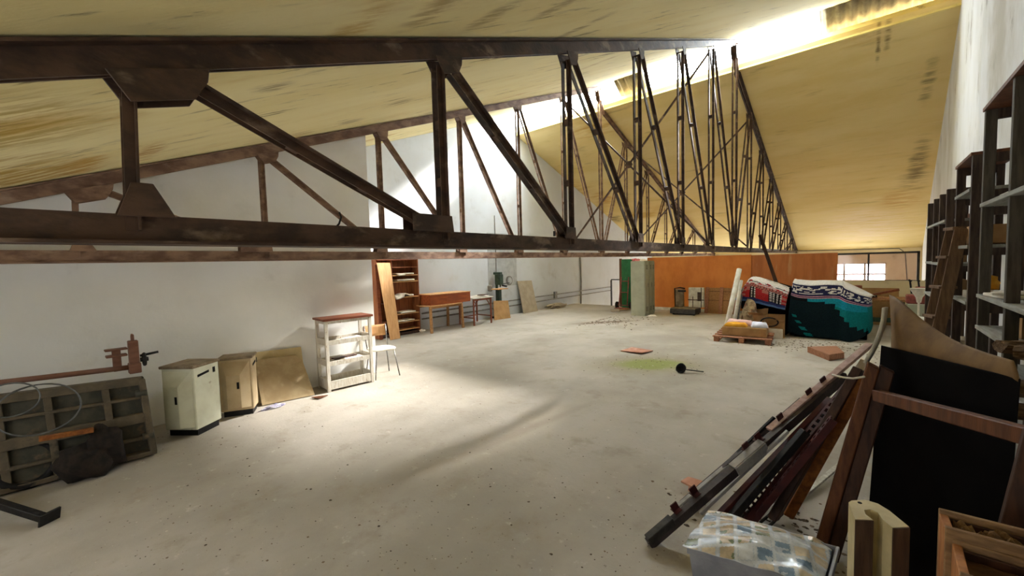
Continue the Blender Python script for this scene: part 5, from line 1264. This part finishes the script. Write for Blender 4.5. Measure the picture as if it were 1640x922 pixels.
MB().tube([V((h.x, h.y, zc2 - .005)), V((h.x, h.y, zc2 + .0015))], .007, 10).build('bolt_hole', 'dark_hole', r)

# crates in the near right corner
def crate(P0, P1, depth, h, z0, label, shav=False, mat='crate_wood'):
    e = (P1 - P0); e.z = 0; e.normalize(); f = V((e.y, -e.x, 0))
    if f.y > 0: f = -f
    L = .52; t = .016
    r = thing('wooden_crate', label, 'crate', P0 + e * (L / 2) + f * (depth / 2) + V((0, 0, z0 - P0.z)))
    o = V((P0.x, P0.y, z0))
    def bx(name, a, b, c, d, m, z1=h, zz=0):
        MB().prism([o + e * a + f * c + V((0, 0, zz)), o + e * b + f * c + V((0, 0, zz)), o + e * b + f * d + V((0, 0, zz)), o + e * a + f * d + V((0, 0, zz))], (0, 0, z1 - zz)).build(name, m, r, bevel=.002)
    bx('back_board', 0, L, 0, t, mat); bx('front_board', 0, L, depth - t, depth, mat)
    bx('end_board', 0, t * 1.3, t, depth - t, 'crate_end', h * .96); bx('end_board', L - t * 1.3, L, t, depth - t, 'crate_end', h * .96)
    bx('bottom_board', t, L - t, t, depth - t, mat, .016)
    bx('rim_strip', t, L - t, t, t + .012, 'dark_wood', h - .02, h - .045)
    return r, o, e, f, L
Pa, Pb = FL(1503, 812, .90), FL(1640, 846, .90)
r, o, e, f, L = crate(Pa, Pb, .13, .30, .60, 'upper back wooden crate full of shavings in the near right corner')
def shv(u, v):
    p = o + e * (.03 + (L - .06) * u) + f * (.02 + .09 * v)
    return V((p.x, p.y, .86 + .05 * noise.noise(V((u * 9, v * 4, 3))) + .03 * noise.noise(V((u * 30, v * 12, 8)))))
s_ = tag(MB().sheet(shv, 60, 14, .006).build('wood_shavings', 'straw', loc=(o.x, o.y, .8)), 'curly brown wood shavings filling the upper back crate', 'shavings'); s_['kind'] = 'stuff'
Pc, Pd = FL(1524, 859, .87), FL(1640, 893, .87)
crate(Pc, Pd, .2, .27, .60, 'upper front wooden crate with an orange end board in the near right corner')
crate(Pa + V((.0, .0, 0)), Pb, .34, .3, .295, 'middle wooden crate beneath the two upper crates', mat='crate_wood')
crate(Pa, Pb, .34, .29, .0, 'bottom wooden crate on the floor of the near right stack', mat='crate_wood')
qa, qb = AY(1622, 842, 2.12), AY(1662, 690, 2.2)
qa = qb + (qa - qb) * ((qb.z - .02) / (qb.z - qa.z))
stick(qa, qb, .06, .03, 'dark_wood', 'plank', 'dark plank leaning behind the crate of shavings', 'plank', up=(0, 1, 0))

# ------------------------------------------------------------------ grit on the floor
rn = random.Random(11)
mb = MB()
def flake(x, y, s):
    x = min(max(x, -5.9), .85)
    a = rn.uniform(0, 6.28); n = rn.choice((4, 5, 6)); h = s * rn.uniform(.15, .5)
    pts = [V((x + s * rn.uniform(.5, 1) * math.cos(a + 2 * PI * i / n), y + s * rn.uniform(.4, .9) * math.sin(a + 2 * PI * i / n), .0005)) for i in range(n)]
    mb.add(pts + [V((x + rn.uniform(-.2, .2) * s, y, h))], [(i, (i + 1) % n, n) for i in range(n)], rn.choice((0, 0, 1, 1, 2)))
for _ in range(700):
    p = FL(rn.uniform(150, 1100), rn.uniform(560, 915)); flake(p.x, p.y, rn.uniform(.003, .009))
for _ in range(110):
    p = FL(rn.uniform(250, 1000), rn.uniform(600, 900)); flake(p.x, p.y, rn.uniform(.008, .016))
for _ in range(500):
    flake(rn.gauss(-.6, .7), min(rn.gauss(9.7, .4), 10.4), rn.uniform(.01, .03))
for _ in range(250):
    p = FL(rn.gauss(970, 40), rn.gauss(514, 5)); flake(p.x, p.y, rn.uniform(.015, .05))
for _ in range(160):
    g = FL(1040, 582); flake(rn.gauss(g.x, .5), rn.gauss(g.y, .4), rn.uniform(.006, .02))
for _ in range(420):
    flake(rn.gauss(-.35, .3), max(2.52, rn.gauss(2.85, .3)), rn.uniform(.006, .026))
MAT['grit'] = M('dark_grit', (70, 60, 50), (96, 84, 70), 30, rough=.9)
MAT['grit2'] = M('brown_grit', (108, 92, 74), (130, 114, 94), 30, rough=.9)
MAT['grit3'] = M('pale_grit', (206, 198, 184), (190, 180, 166), 30, rough=.9)
g_ = tag(mb.build('floor_debris', ['grit', 'grit2', 'grit3'], loc=(-3, 5, 0)), 'scattered grit and plaster crumbs over the concrete floor', 'debris'); g_['kind'] = 'stuff'
